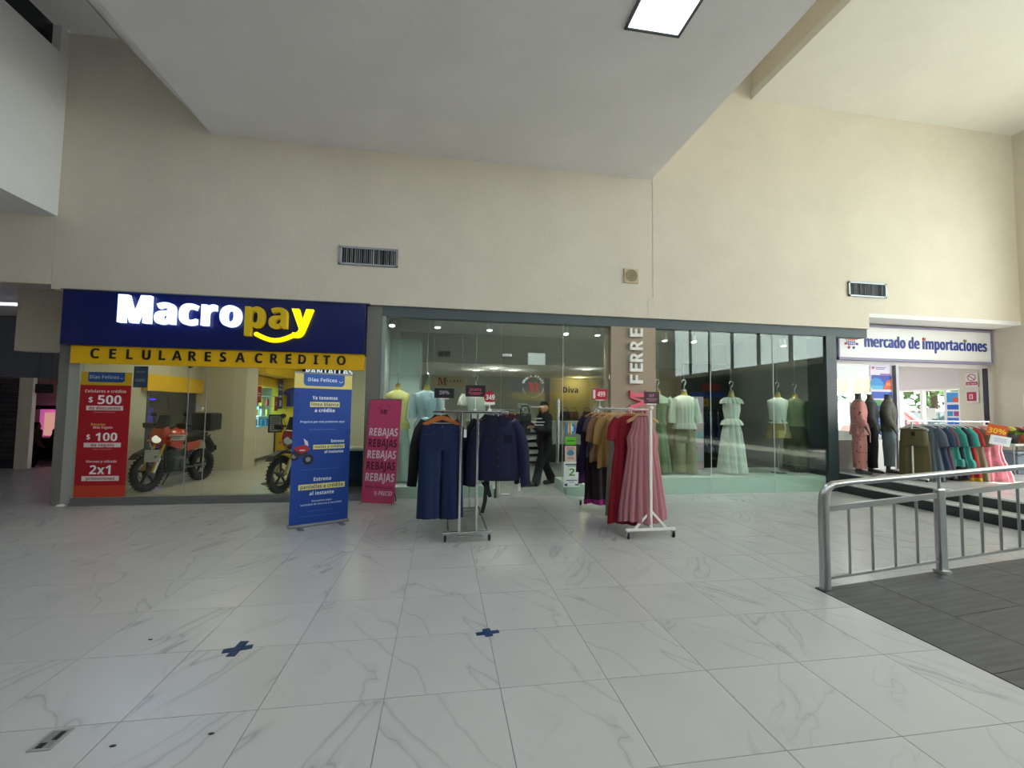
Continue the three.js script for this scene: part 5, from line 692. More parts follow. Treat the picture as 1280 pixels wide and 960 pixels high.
// ------------------------------------------------------------ clothes rack on the landing
{
  const g = thing('clothes_rack', 'white clothes rack with colourful clothes on the shop landing', 'clothes rack', [0, 0.332, 0]); const z = -6.5;
  for (const x of [8.16, 9.72]) { part(g, 'upright', bar([x, 0.05, z], [x, 1.03, z], 0.014), M.paint); part(g, 'foot_bar', bar([x, 0.045, z - 0.24], [x, 0.045, z + 0.24], 0.014), M.paint); for (const d of [-0.22, 0.22]) part(g, 'foot', ball(0.02, x, 0.02, z + d), M.rubber); }
  part(g, 'rail', bar([8.06, 1.03, z], [9.82, 1.03, z], 0.015), M.chrome); part(g, 'lower_rail', bar([8.16, 0.12, z], [9.72, 0.12, z], 0.011), M.paint);
}
const mg_ = 'clothes on the landing rack', my = 1.362, plasticHanger = std(0xe6e8ea, 0.3);
{ const g = thing('hanging_trousers', 'olive wide trousers at the end of the landing rack', 'trousers', [8.2, my, -6.5], -Math.PI / 2 + 0.45, mg_); hangerParts(g, plasticHanger, 0.19, 0, true); part(g, 'trousers', trouserGeo(-0.14, -0.4, -1.0, 0.17, 0.185, 0.112, 0.112, 0.4), cloth(0x5c5536)); part(g, 'label_patch', cb(0.05, 0.07, 0.004, 0.02, -0.22, 0.135), M.blackMatte); }
[[8.42, 0x5a6672, 0.95, 'slate blue trousers-like dress next to the olive trousers'], [8.54, 0x33405e, 0.85, 'navy dress on the landing rack'], [8.66, 0x5f4c58, 0.9, 'mauve grey dress on the landing rack'], [8.8, 0x3c9488, 0.7, 'teal blouse on the landing rack'], [8.92, 0x131b2c, 0.92, 'very dark blue dress between two teal pieces'], [9.04, 0x3fa096, 0.75, 'bright teal top on the landing rack'], [9.18, 0xa81e22, 0.95, 'red and mustard dress on the landing rack'], [9.32, 0x857d66, 0.95, 'khaki linen dress on the landing rack']].forEach(([x, c, L, l], i) => dress(l, x, my, -6.5 + (i % 2) * 0.02, -Math.PI / 2 + 0.35, c, L, mg_, { cw: 0.2, hem: 0.24, sw: 0.17, n: 7, sleeve: 0.25, hang: plasticHanger, trim: i === 6 ? 0xcaa21c : undefined }));
dress('pink print dress in shiny plastic cover at the rack end', 9.5, my, -6.36, -0.75, 0xc06a78, 0.98, mg_, { cw: 0.22, hem: 0.32, sw: 0.16, n: 9, hang: plasticHanger, mat: { map: blotch([205, 110, 128], 0.5, 83, 4), color: 0xffffff, roughness: 0.3, clearcoat: 0.8, clearcoatRoughness: 0.15 } });
dress('brown grey dress hanging last on the landing rack', 9.66, my, -6.5, -Math.PI / 2 + 0.3, 0x6a6058, 0.95, mg_, { cw: 0.2, hem: 0.24, n: 7, hang: plasticHanger });
{ const g = thing('price_sign', 'orange 30% price sign with white card on the landing rack', 'price sign', [9.42, 1.2, -6.12], -0.6); part(g, 'orange_card', card(0.26, 0.2, 0.004), print(200, 150, (x, w, h) => { x.fillStyle = '#c9551c'; x.fillRect(0, 0, w, h); txt(x, '30%', w / 2, 112, 92, '#f0c23a', { width: 180 }); }), [0, 0.02, 0], [0, 0, -0.2]); part(g, 'white_card', card(0.26, 0.16, 0.004), print(200, 124, (x, w, h) => { x.fillStyle = '#dfe2ea'; x.fillRect(0, 0, w, h); x.fillStyle = '#9a98c8'; for (const y of [34, 54, 74]) x.fillRect(40, y, 120, 7); }), [0.03, -0.15, 0.006], [0, 0, -0.2]); part(g, 'tie', bar([0, 0.1, 0], [-0.02, 0.17, -0.28], 0.003, 6), M.paint); }
// ------------------------------------------------------------ plant table
{
  const g = thing('folding_table', 'pale folding table with flower pots against the cream wall', 'table', [11.43, 0.332, -7.15]); part(g, 'tabletop', rb(0.86, 0.035, 0.55, 0.01, 0, 0.575, 0), std(0xc9ccc8, 0.4)); for (const s of [-1, 1]) for (const d of [-1, 1]) part(g, 'leg', bar([s * 0.39, 0.56, d * 0.22], [s * 0.39, 0, d * 0.22], 0.012), M.alu); part(g, 'brace', bar([-0.38, 0.33, 0.22], [0.38, 0.52, 0.22], 0.01), M.aluDark);
  const b = thing('storage_box', 'blue grey plastic box under the flower table', 'box', [11.45, 0.332, -7.15]); part(b, 'body', rb(0.5, 0.4, 0.36, 0.02, 0, 0.2, 0), std(0x7c8a96, 0.5)); part(b, 'lid', rb(0.53, 0.04, 0.39, 0.012, 0, 0.42, 0), std(0x93a0aa, 0.5));
}
function flowerPot(label, x, z, col, r, leafC, petals) {
  const y = 0.925, g = thing('flower_pot', label, 'plant', [x, y, z], 0, 'pots on the folding table'); part(g, 'pot', lathe([[0, 0], [r * 0.75, 0], [r * 0.98, 0.16], [r * 1.05, 0.16], [r * 1.05, 0.2], [r * 0.92, 0.2], [r * 0.9, 0.15], [0, 0.15]], 28), std(col, 0.55)); part(g, 'soil', new THREE.CylinderGeometry(r * 0.88, r * 0.88, 0.02, 20).translate(0, 0.165, 0), std(0x2a2018, 1));
  const leaf = extr([[0, 0], [0.025, 0.03], [0.03, 0.06], [0, 0.1], [-0.03, 0.06], [-0.025, 0.03]], 0.003); for (let k = 0; k < 22; k++) { const a = k * 2.4, q = r * (0.2 + 0.75 * ((k * 7) % 11) / 11); part(g, 'leaf', leaf, std(leafC, 0.6), [Math.cos(a) * q, 0.17 + 0.05 * ((k * 5) % 7) / 7, Math.sin(a) * q], [0.5 + ((k * 3) % 5) * 0.15, a, 0.3]); }
  for (let k = 0; k < 12; k++) { const a = k * 2.1 + 0.7, q = r * (0.15 + 0.7 * ((k * 5) % 7) / 7); const c = petals[k % petals.length]; const f = []; for (let i = 0; i < 5; i++) f.push(ball(0.022, Math.cos(i * 1.257) * 0.022, 0, Math.sin(i * 1.257) * 0.022, 1, 0.5, 1, 8)); part(g, 'flower', f, std(c, 0.6), [Math.cos(a) * q, 0.27 + 0.05 * ((k * 3) % 5) / 5, Math.sin(a) * q], [0.3, a, 0.2]); }
}
flowerPot('black pot with pink and yellow-green flowers on the folding table', 11.27, -7.14, 0x1d1c22, 0.16, 0x6f8a2c, [0xc8d24a, 0xc07a70, 0xa86a60]); flowerPot('terracotta pot with dusky red flowers on the folding table', 11.66, -7.16, 0xb8502c, 0.15, 0x4e6a34, [0xa83a44, 0xb86a60]);
solo('grab_bar', 'white curved grab handle on the cream side wall', 'handle', tube([[0, 0.2, 0], [-0.06, 0.2, 0], [-0.08, 0.17, 0], [-0.08, -0.25, 0], [-0.06, -0.28, 0], [0, -0.28, 0]], 0.012, 40), M.paint, [11.9, 1.75, -7.2]);
// ------------------------------------------------------------ street outside the shop windows
struct('ground_street', [bx(12.1, 60, -0.1, 0.2, -50, 14)], std(0x8d8c88, 0.9));
struct('ground_plaza', [bx(-30, 60, -0.1, -0.02, 7.2, 30)], std(0xa3a19b, 0.9));
{ const g = thing('awning', 'yellow scalloped awning outside the import shop windows', 'awning', [12.52, 2.62, -11.2]); part(g, 'canvas', extr([[0, 0], [0.9, -0.35], [0.9, -0.37], [0, -0.03]], 2.8).translate(-0.4, 0, -1.4), std(0xd8b04a, 0.8)); for (let k = 0; k < 12; k++) part(g, 'scallop', extr([[-0.11, 0], [0.11, 0], [0.11, -0.1], [0.06, -0.15], [-0.06, -0.15], [-0.11, -0.1]], 0.01).rotateY(Math.PI / 2), std(k % 2 ? 0xdcb84a : 0xc9a03a, 0.8), [0.5, -0.36, -1.28 + k * 0.233]); part(g, 'bracket', [bar([-0.41, -0.5, -1.3], [0.45, -0.37, -1.3], 0.015), bar([-0.41, -0.5, 1.3], [0.45, -0.37, 1.3], 0.015)], M.alu); }
function tree(label, x, z, h, r, c) {
  const g = thing('street_tree', label, 'tree', [x, 0.2, z], 0, 'street trees'); part(g, 'trunk', limb([[0, 0, 0, 0.16], [0.05, h * 0.4, 0, 0.12], [0, h * 0.7, 0.05, 0.07], [0.05, h * 0.9, 0, 0.03]], 12), std(0x4a3d30, 0.9));
  const leaf = new THREE.PlaneGeometry(0.22, 0.14); const n = 1500, m = new THREE.InstancedMesh(new THREE.OctahedronGeometry(0.13, 0).scale(1, 0.25, 0.6), std(c, 0.7, { transmission: 0.25 }), n), o = new THREE.Object3D();
  for (let k = 0; k < n; k++) { let a, b, q; do { a = rr(-1, 1); b = rr(-1, 1); q = rr(-1, 1); } while (a * a + b * b + q * q > 1); const lump = 0.8 + 0.25 * Math.sin(a * 5 + b * 4); o.position.set(a * r * lump, h * 0.68 + b * h * 0.36 * lump, q * r * lump); o.rotation.set(rr(0, 6), rr(0, 6), rr(0, 6)); o.scale.setScalar(rr(0.7, 1.6)); o.updateMatrix(); m.setMatrixAt(k, o.matrix); }
  m.name = 'foliage'; m.castShadow = m.receiveShadow = true; m.userData.kind = 'stuff'; g.add(m);
}
tree('leafy green street tree beyond the parked red car', 17.5, -13.2, 4.6, 2.2, 0x4f7a3a); tree('darker street tree farther along the street', 20, -17.5, 5.2, 2.6, 0x3d6a34); tree('pale green street tree behind the parked cars', 22.5, -14, 5, 2.6, 0x6a9048);
function car(label, x, z, turn, col) {
  const g = thing('parked_car', label, 'car', [x, 0.2, z], turn, 'cars parked in the street'); const p = std(col, 0.25, { clearcoat: 0.8 }), gl = std(0x1c262c, 0.05);
  part(g, 'body', extr([[-2.1, 0.28], [2.1, 0.28], [2.14, 0.6], [2.0, 0.76], [1.1, 0.86], [0.55, 1.32], [-0.9, 1.36], [-1.6, 0.92], [-2.08, 0.86]], 1.6, 0.06).translate(0, 0, -0.8), p); for (const s of [-1, 1]) { part(g, 'side_window', extr([[-1.2, 0.9], [0.85, 0.9], [0.45, 1.27], [-0.85, 1.3]], 0.01).translate(0, 0, s > 0 ? 0.86 : -0.87), gl); for (const q of [-1.3, 1.3]) { const w = part(g, 'wheel', torus(0.24, 0.09, 28, 10).translate(q, 0.32, s * 0.78), M.rubber); part(w, 'hubcap', new THREE.CylinderGeometry(0.19, 0.19, 0.06, 20).rotateX(Math.PI / 2).translate(q, 0.32, s * 0.82), M.alu); } part(g, 'tail_light', rb(0.04, 0.14, 0.28, 0.01, -2.1, 0.74, s * 0.6), std(0xa01018, 0.3)); part(g, 'headlight', rb(0.08, 0.12, 0.3, 0.02, 2.12, 0.66, s * 0.58), std(0xe8ecee, 0.1)); }
  part(g, 'windscreen', extr([[1.12, 0.88], [1.16, 0.88], [0.62, 1.33], [0.57, 1.33]], 1.4).translate(0.02, 0.01, -0.7), gl); part(g, 'rear_window', extr([[-1.62, 0.96], [-1.58, 0.96], [-0.94, 1.36], [-0.98, 1.36]], 1.4).translate(-0.02, 0.01, -0.7), gl);
}
car('red car parked outside the import shop window', 15.2, -12.2, 1.3, 0xb31522); car('white car parked behind the red one', 18.2, -11.6, 1.4, 0xd9dcde);
// ------------------------------------------------------------ people: one skin, clothes as children
function sdfGeo(bones, k, cell, pad = 0.08) { // bones: [x,y,z,r, x,y,z,r]
  const lo = [1e9, 1e9, 1e9], hi = [-1e9, -1e9, -1e9]; for (const b of bones) for (const o of [0, 4]) for (let i = 0; i < 3; i++) { lo[i] = Math.min(lo[i], b[o + i] - b[o + 3]); hi[i] = Math.max(hi[i], b[o + i] + b[o + 3]); }
  const half = Math.max(...[0, 1, 2].map((i) => hi[i] - lo[i])) / 2 + pad, c = [0, 1, 2].map((i) => (lo[i] + hi[i]) / 2), N = Math.min(150, Math.max(24, Math.ceil((2 * half) / cell)));
  const mc = new MarchingCubes(N, new THREE.MeshBasicMaterial(), false, false, 200000); mc.isolation = 0; const f = mc.field;
  const lim = [0, 1, 2].map((i) => (hi[i] - lo[i]) / 2 + pad * 0.7);
  for (let z = 0; z < N; z++) for (let y = 0; y < N; y++) for (let x = 0; x < N; x++) {
    const p = [(x - N / 2) / (N / 2) * half, (y - N / 2) / (N / 2) * half, (z - N / 2) / (N / 2) * half], id = z * N * N + y * N + x;
    if (Math.abs(p[0]) > lim[0] || Math.abs(p[1]) > lim[1] || Math.abs(p[2]) > lim[2]) { f[id] = -1; continue; }
    const X = p[0] + c[0], Y = p[1] + c[1], Z = p[2] + c[2]; let acc = 0;
    for (const b of bones) { const dx = b[4] - b[0], dy = b[5] - b[1], dz = b[6] - b[2], L = dx * dx + dy * dy + dz * dz; let t = L ? ((X - b[0]) * dx + (Y - b[1]) * dy + (Z - b[2]) * dz) / L : 0; t = t < 0 ? 0 : t > 1 ? 1 : t; const d = Math.hypot(X - b[0] - dx * t, Y - b[1] - dy * t, Z - b[2] - dz * t) - (b[3] + (b[7] - b[3]) * t); acc += Math.exp(-d / k); }
    f[id] = k * Math.log(Math.max(acc, 1e-30));
  }
  mc.update(); const n = mc.count, g = new THREE.BufferGeometry(); g.setAttribute('position', new THREE.BufferAttribute(mc.positionArray.slice(0, n * 3), 3)); g.setAttribute('normal', new THREE.BufferAttribute(mc.normalArray.slice(0, n * 3), 3)); const q = g.attributes.normal; for (let i = 0; i < q.count; i++) { const v = new THREE.Vector3().fromBufferAttribute(q, i).normalize(); q.setXYZ(i, v.x, v.y, v.z); }
  g.scale(half, half, half).translate(...c); return g;
}
function handBones(w, dir, s) { // wrist point, pointing direction, side: palm, four fingers, thumb, gently curled
  const d = V(dir).normalize(), side = new THREE.Vector3().crossVectors(d, new THREE.Vector3(0, 0, 1)); if (side.lengthSq() < 0.05) side.set(1, 0, 0); side.normalize(); const nrm = new THREE.Vector3().crossVectors(side, d).normalize(), W = V(w), at = (a, b, c) => W.clone().addScaledVector(d, a).addScaledVector(side, b * s).addScaledVector(nrm, c), out = []; const seg = (a, ra, b, rb) => out.push([a.x, a.y, a.z, ra, b.x, b.y, b.z, rb]);
  for (const b of [-0.026, -0.009, 0.009, 0.026]) seg(at(0, b * 0.6, 0), 0.015, at(0.08, b, 0), 0.012);
  [[-0.03, 0.055], [-0.011, 0.068], [0.01, 0.075], [0.03, 0.066]].forEach(([b, L]) => { const k1 = at(0.085, b, 0), k2 = at(0.085 + L * 0.5, b * 1.1, 0.008), k3 = at(0.085 + L * 0.92, b * 1.1, 0.03); seg(k1, 0.0095, k2, 0.009); seg(k2, 0.009, k3, 0.0078); });
  const t1 = at(0.02, 0.03, 0.004), t2 = at(0.055, 0.055, 0.014), t3 = at(0.085, 0.06, 0.026); seg(t1, 0.013, t2, 0.0105); seg(t2, 0.0105, t3, 0.0088); return out;
}
function person(label, p, turn, J, C, group) {
  const g = thing('person', label, 'person', p, turn, group); const b = (a, ra, c, rc) => [...a, ra, ...c, rc];
  const torso = [b(J.hipC, 0.125, J.waist, 0.11), b(J.waist, 0.11, J.chest, 0.13), b([J.hipL[0], J.hipL[1], J.hipL[2]], 0.1, [J.hipR[0], J.hipR[1], J.hipR[2]], 0.1), b(J.shL, 0.06, J.shR, 0.06), b(J.chest, 0.12, J.neck, 0.055)];
  const legs = ['L', 'R'].flatMap((s) => [b(J['hip' + s], 0.095, J['kn' + s], 0.062), b(J['kn' + s], 0.06, J['an' + s], 0.038)]), arms = ['L', 'R'].flatMap((s) => [b(J['sh' + s], 0.052, J['el' + s], 0.042), b(J['el' + s], 0.042, J['wr' + s], 0.028)]);
  const feet = ['L', 'R'].map((s) => b([J['an' + s][0], J['an' + s][1] - 0.03, J['an' + s][2] - 0.02], 0.04, [J['to' + s][0], J['to' + s][1], J['to' + s][2]], 0.03));
  const h = J.head, f = V(J.face).normalize(), sd = new THREE.Vector3(f.z, 0, -f.x), hp = (a, u, s) => [h[0] + f.x * a + sd.x * s, h[1] + u + f.y * a, h[2] + f.z * a + sd.z * s];
  const head = [b(hp(-0.02, 0.03, 0), 0.086, hp(0.01, 0.015, 0), 0.086), b(hp(0.03, -0.06, 0), 0.055, hp(0.045, -0.085, 0), 0.035), b(J.neck, 0.05, hp(-0.01, -0.05, 0), 0.05), b(hp(0.09, 0.012, 0), 0.01, hp(0.108, -0.022, 0), 0.014), b(hp(0.086, -0.058, -0.018), 0.008, hp(0.086, -0.058, 0.018), 0.008), b(hp(-0.01, 0.005, 0.088), 0.014, hp(-0.015, -0.03, 0.086), 0.01), b(hp(-0.01, 0.005, -0.088), 0.014, hp(-0.015, -0.03, -0.086), 0.01)];
  const hands = ['L', 'R'].map((s) => { const e = V(J['el' + s]), w = V(J['wr' + s]), d = w.clone().sub(e); return sdfGeo([b(J['el' + s].map((q, i) => w.getComponent(i) * 0.85 + q * 0.15), 0.029, J['wr' + s], 0.026), ...handBones(J['wr' + s], [d.x, d.y, d.z], s === 'L' ? 1 : -1)], 0.004, 0.0045, 0.03); });
  part(g, 'body', mg([sdfGeo([...torso, ...legs, ...arms, ...feet], 0.022, 0.016), sdfGeo(head, 0.012, 0.006, 0.04), ...hands]), std(C.skin ?? 0xb98563, 0.6));
  const grow = (l, d) => l.map((q) => q.map((v, i) => (i === 3 || i === 7 ? v + d : v)));
  part(g, 'top', sdfGeo(grow([...torso, ...arms.map((q, i) => (C.short && i % 2 ? null : q)).filter(Boolean)], 0.02), 0.025, 0.016), cloth(C.top)); const flare = legs.map((q, i) => (i % 2 ? [...q.slice(0, 7), C.flare ?? 0.055] : q)); part(g, 'trousers', sdfGeo([...grow([torso[2], ...flare], 0.014), b(J.hipC, 0.13, J.hipC, 0.13)], 0.02, 0.016), cloth(C.bottom)); for (const s of ['L', 'R']) { const t = part(g, 'shoe', sdfGeo(grow([feet[s === 'L' ? 0 : 1]], 0.014), 0.01, 0.01), std(C.shoe, 0.6)); }
  part(g, 'hair', sdfGeo([b(hp(-0.04, 0.06, 0), 0.09, hp(0.015, 0.075, 0), 0.068), b(hp(-0.06, 0.02, 0), 0.078, hp(-0.075, -0.06, 0), 0.055), ...(C.long ? [b(hp(-0.085, -0.04, 0), 0.05, hp(-0.1, -0.24, 0), 0.04), b(hp(-0.03, 0.0, 0.075), 0.03, hp(-0.05, -0.16, 0.07), 0.025), b(hp(-0.03, 0.0, -0.075), 0.03, hp(-0.05, -0.16, -0.07), 0.025)] : [])], 0.015, 0.009, 0.04), std(C.hair, 0.5));
  for (const s of [-1, 1]) part(g, 'eye', ball(0.011, ...hp(0.078, 0.004, s * 0.034), 1, 1, 1, 10), std(0x1b1410, 0.2)); part(g, 'mouth', cb(0.04, 0.009, 0.02).rotateY(Math.atan2(f.x, f.z)).translate(...hp(0.084, -0.058, 0)), std(0x8c4a44, 0.5));
  return g;
}
const walk = { hipC: [0, 0.86, 0], waist: [0, 1.02, 0.0], chest: [0, 1.2, 0.01], neck: [0, 1.37, 0.01], head: [0, 1.49, 0.03], face: [0.75, 0, 0.66], hipL: [0.085, 0.84, 0], hipR: [-0.085, 0.84, 0], knL: [0.09, 0.45, 0.12], knR: [-0.085, 0.46, -0.02], anL: [0.09, 0.09, 0.2], anR: [-0.085, 0.1, -0.2], toL: [0.1, 0.045, 0.36], toR: [-0.09, 0.04, -0.06], shL: [0.165, 1.31, 0], shR: [-0.165, 1.31, 0], elL: [0.24, 1.06, 0.04], elR: [-0.22, 1.06, 0.02], wrL: [0.2, 1.12, 0.27], wrR: [-0.2, 1.18, 0.24] };
person('woman in black clothes walking behind the shop door glass', [2.0, 0, -8.4], -Math.PI / 2 + 0.15, walk, { top: 0x121317, bottom: 0x15171c, shoe: 0x1f2429, hair: 0x17110f, long: true, flare: 0.075 });
{ const g = thing('shoulder_bag', 'black bag with tassels held in front of the walking woman', 'bag', [1.6, 0.98, -8.36], 0.2); part(g, 'bag_body', rb(0.22, 0.4, 0.13, 0.05, 0, 0.2, 0), M.blackMatte); part(g, 'flap', rb(0.23, 0.18, 0.15, 0.04, 0, 0.32, 0.0), std(0x202126, 0.6)); part(g, 'strap', tube([[-0.1, 0.38, 0], [-0.06, 0.54, 0], [0.06, 0.54, 0], [0.1, 0.38, 0]], 0.01), M.blackMatte); }
const stand2 = { ...walk, face: [0, 0, 1], knL: [0.09, 0.45, 0.05], anL: [0.09, 0.09, 0.02], toL: [0.1, 0.04, 0.18], knR: [-0.09, 0.45, 0.06], anR: [-0.09, 0.09, -0.08], toR: [-0.1, 0.04, 0.08], elL: [0.22, 1.05, -0.04], elR: [-0.22, 1.05, -0.02], wrL: [0.22, 0.84, 0.06], wrR: [-0.22, 0.84, 0.08] };
person('person in brown jacket seen from behind in the dark corridor', [-14.15, -0.87, -18], Math.PI - 0.4, stand2, { top: 0x6a5140, bottom: 0x1a2036, shoe: 0xcfd2d4, hair: 0x14100e });
person('person in black beside the brown jacket in the dark corridor', [-13.62, -0.87, -18.3], Math.PI - 0.2, stand2, { top: 0x16171b, bottom: 0x131418, shoe: 0x1c1c1e, hair: 0x100d0c, long: true });
// ------------------------------------------------------------ tape and fittings on the floor
const tape = std(0x0d3560, 0.5);
{ const g = thing('floor_tape_cross', 'dark blue tape cross slanted on the marble floor', 'tape', [-1.2, 0.0, -2.99]); part(g, 'strip', cb(0.16, 0.002, 0.05, 0, 0.0012, 0), tape, [0, 0, 0], [0, 0.22, 0]); part(g, 'strip', cb(0.052, 0.002, 0.17, 0, 0.003, 0), tape, [0, 0, 0], [0, -0.06, 0]); }
{ const g = thing('floor_tape_cross', 'dark blue tape cross with short middle square on marble floor', 'tape', [0.335, 0.0, -2.98]); part(g, 'strip', cb(0.155, 0.002, 0.038, 0, 0.0012, 0), tape, [0, 0, 0], [0, 0.12, 0]); part(g, 'strip', cb(0.052, 0.002, 0.1, 0, 0.003, 0), tape, [0, 0, 0], [0, 0.12, 0]); }
{ const g = thing('floor_plate', 'worn metal floor plate set in the marble', 'floor plate', [-1.675, 0, -2.315]); part(g, 'rim', [cb(0.085, 0.004, 0.012, 0, 0.002, 0.06), cb(0.085, 0.004, 0.012, 0, 0.002, -0.06), cb(0.012, 0.004, 0.13, -0.04, 0.002, 0), cb(0.012, 0.004, 0.13, 0.04, 0.002, 0)], std(0x9a9a96, 0.5)); part(g, 'plate', cb(0.07, 0.003, 0.11, 0, 0.0015, 0), std(0xffffff, 0.6, { map: blotch([120, 120, 116], 1.4, 93, 9) })); part(g, 'worn_patch', [cb(0.02, 0.002, 0.05, 0.015, 0.004, -0.02), cb(0.025, 0.002, 0.03, -0.012, 0.004, 0.035)], std(0x1f2022, 0.8)); }
for (const [x, z, l] of [[-1.787, -3.174, 'dark speck of litter near the tape cross'], [-1.0, -2.255, 'tiny dark speck on the marble in front of the blue cross'], [-1.383, -2.237, 'tiny brown speck near the worn floor plate']]) solo('litter_speck', l, 'litter', ball(0.009, 0, 0.003, 0, 1.6, 0.35, 0.8, 8), std(0x33312e, 0.8), [x, 0, z]);
solo('litter_scrap', 'crumpled white scrap at the foot of the grey pillar', 'litter', new THREE.IcosahedronGeometry(0.04, 1).scale(1.4, 0.5, 1).translate(0, 0.018, 0), M.paint, [-5.33, 0, -7.25]);
// ------------------------------------------------------------ dark side corridor
const dim = M.wall, shutterM = std(0x1a1f2a, 0.5);
struct('ceiling_corridor', [bx(-12, -5.45, 3.4, 3.6, -11.6, -7.47)], M.ceil);
struct('wall_corridor_drop', [bx(-7.08, -5.46, 2.34, 3.4, -8.72, -8.5)], M.wall);
struct('wall_corridor_fascia', [bx(-12, -6.6, 2.02, 3.4, -11.6, -11.35)], std(0x6c7278, 0.8));
struct('wall_corridor_column', [bx(-9.26, -9.0, -0.9, 2.02, -11.4, -11.3)], dim);
struct('wall_corridor_left', [bx(-12.2, -12, 0, 3.6, -11.6, -7.3)], dim);
struct('wall_corridor_far', [bx(-20, -6, -1, 3.6, -22.2, -22), bx(-20.2, -20, -1, 3.6, -22, -11.6), bx(-6, -5.45, -1, 3.6, -22, -13.9), bx(-20, -12, -1, 3.6, -11.8, -11.6)], M.wall);
struct('wall_corridor_step', [bx(-20, -5.45, -1.05, -0.21, -11.6, -11.5)], M.wall);
struct('ceiling_corridor_far', [bx(-20, -5.45, 3.4, 3.6, -22, -11.6)], M.ceil); struct('floor_corridor_far', [bx(-20, -5.45, -1.05, -0.87, -22, -11.6)], M.marble);
{ const g = thing('roller_shutter', 'closed dark roller shutter in the side corridor', 'shutter', [-10.6, 0, -11.42]); for (let k = 0; k < 20; k++) part(g, 'slat', rb(2.7, 0.095, 0.03, 0.01, 0, 0.05 + k * 0.1, 0), shutterM); }
solo('hanging_board', 'small black sign board hung in the dark corridor', 'sign', rb(0.34, 0.2, 0.03, 0.01), M.black, [-8.7, 1.78, -11.2]);
solo('board_hanger', 'thin wires holding the black board in the corridor', 'wire', [bar([-8.82, 1.87, -11.2], [-8.82, 3.4, -11.2], 0.003, 5), bar([-8.58, 1.87, -11.2], [-8.58, 3.4, -11.2], 0.003, 5)], M.black);
{ const g = thing('strip_light', 'fluorescent strip light on the corridor ceiling', 'light', [-8.45, 3.4, -9.62]); part(g, 'housing', rb(1.1, 0.05, 0.16, 0.01, 0, -0.03, 0), M.paint); part(g, 'diffuser', rb(1.06, 0.03, 0.13, 0.01, 0, -0.07, 0), std(0xffffff, 0.4, { emissive: 0xe4ecff, emissiveIntensity: 1.6 })); const l = new THREE.RectAreaLight(0xe4ecff, 1, 1.0, 0.12); l.position.y = -0.1; l.rotation.x = -Math.PI / 2; g.add(l); }
{ const g = thing('lit_shop_window', 'far shop window glowing pink in the corridor', 'shop window', [-15.75, -0.87, -20.5]); part(g, 'frame', [bx(-1.1, 1.1, 2.05, 2.2, -0.1, 0), bx(-1.1, -1.0, 0, 2.05, -0.1, 0), bx(1.0, 1.1, 0, 2.05, -0.1, 0), bx(-1.1, 1.1, 0, 0.9, -0.1, 0)], M.black); part(g, 'glow_panel', bx(-1.0, 1.0, 0.9, 2.05, -1.0, -0.95), std(0xd888b8, 0.6, { emissive: 0xd060a8, emissiveIntensity: 0.5 })); part(g, 'side_panel', bx(-0.75, -0.3, 0.95, 1.9, -0.9, -0.85), std(0xf0c8c0, 0.6, { emissive: 0xf0b0a0, emissiveIntensity: 0.5 })); const l = new THREE.RectAreaLight(0xe890c8, 0.4, 1.8, 1); l.position.set(0, 1.5, -0.85); l.rotation.y = Math.PI; g.add(l); }
{ const g = thing('display_shirt', 'pale yellow shirt on a form in the far pink window', 'shirt', [-15.3, -0.87, -20.8]); part(g, 'shirt', topGeo(1.7, 1.0, 0.22, 0.2, 0.18, 0.2), std(0xe8e0a0, 0.8, {})); for (const s of [-1, 1]) part(g, 'sleeve', sleeveGeo(s, 1.7, 0.22, 0.25, 0.08, 0.08), cloth(0xe8e0a0)); part(g, 'pole', bar([0, 0, 0], [0, 1.1, 0], 0.015), M.chrome); part(g, 'base', lathe([[0, 0], [0.16, 0], [0.16, 0.01], [0, 0.02]], 20), M.chrome); }
{ const g = thing('arcade_machine', 'arcade machine with purple and blue neon edges beyond the dark window', 'arcade machine', [-6.5, 0, -10.6], 0.9); part(g, 'cabinet', extr([[-0.35, 0], [0.35, 0], [0.35, 0.8], [0.2, 0.95], [0.15, 1.5], [-0.35, 1.55]], 0.6, 0.01).rotateY(-Math.PI / 2).translate(0.3, 0, 0), M.black); const neon = (c, e = 2) => std(c, 0.4, { emissive: c, emissiveIntensity: e }); for (const s of [-1, 1]) part(g, 'neon_edge', rb(0.02, 0.75, 0.02, 0.008, s * 0.28, 0.45, 0.375), neon(0xc030e0)); part(g, 'neon_top', rb(0.6, 0.03, 0.03, 0.01, 0, 1.58, 0.1), neon(0x3020f0, 2.5)); part(g, 'red_lamps', [0, 1, 2].map((k) => ball(0.02, -0.32, 0.9 + k * 0.07, 0.38)), neon(0xf02020)); part(g, 'screen', rb(0.46, 0.36, 0.02, 0.01, 0, 1.22, 0.2), neon(0x4038a0, 0.4)); const l = new THREE.PointLight(0x8040ff, 0.3); l.position.set(0, 1.0, 0.6); g.add(l); }
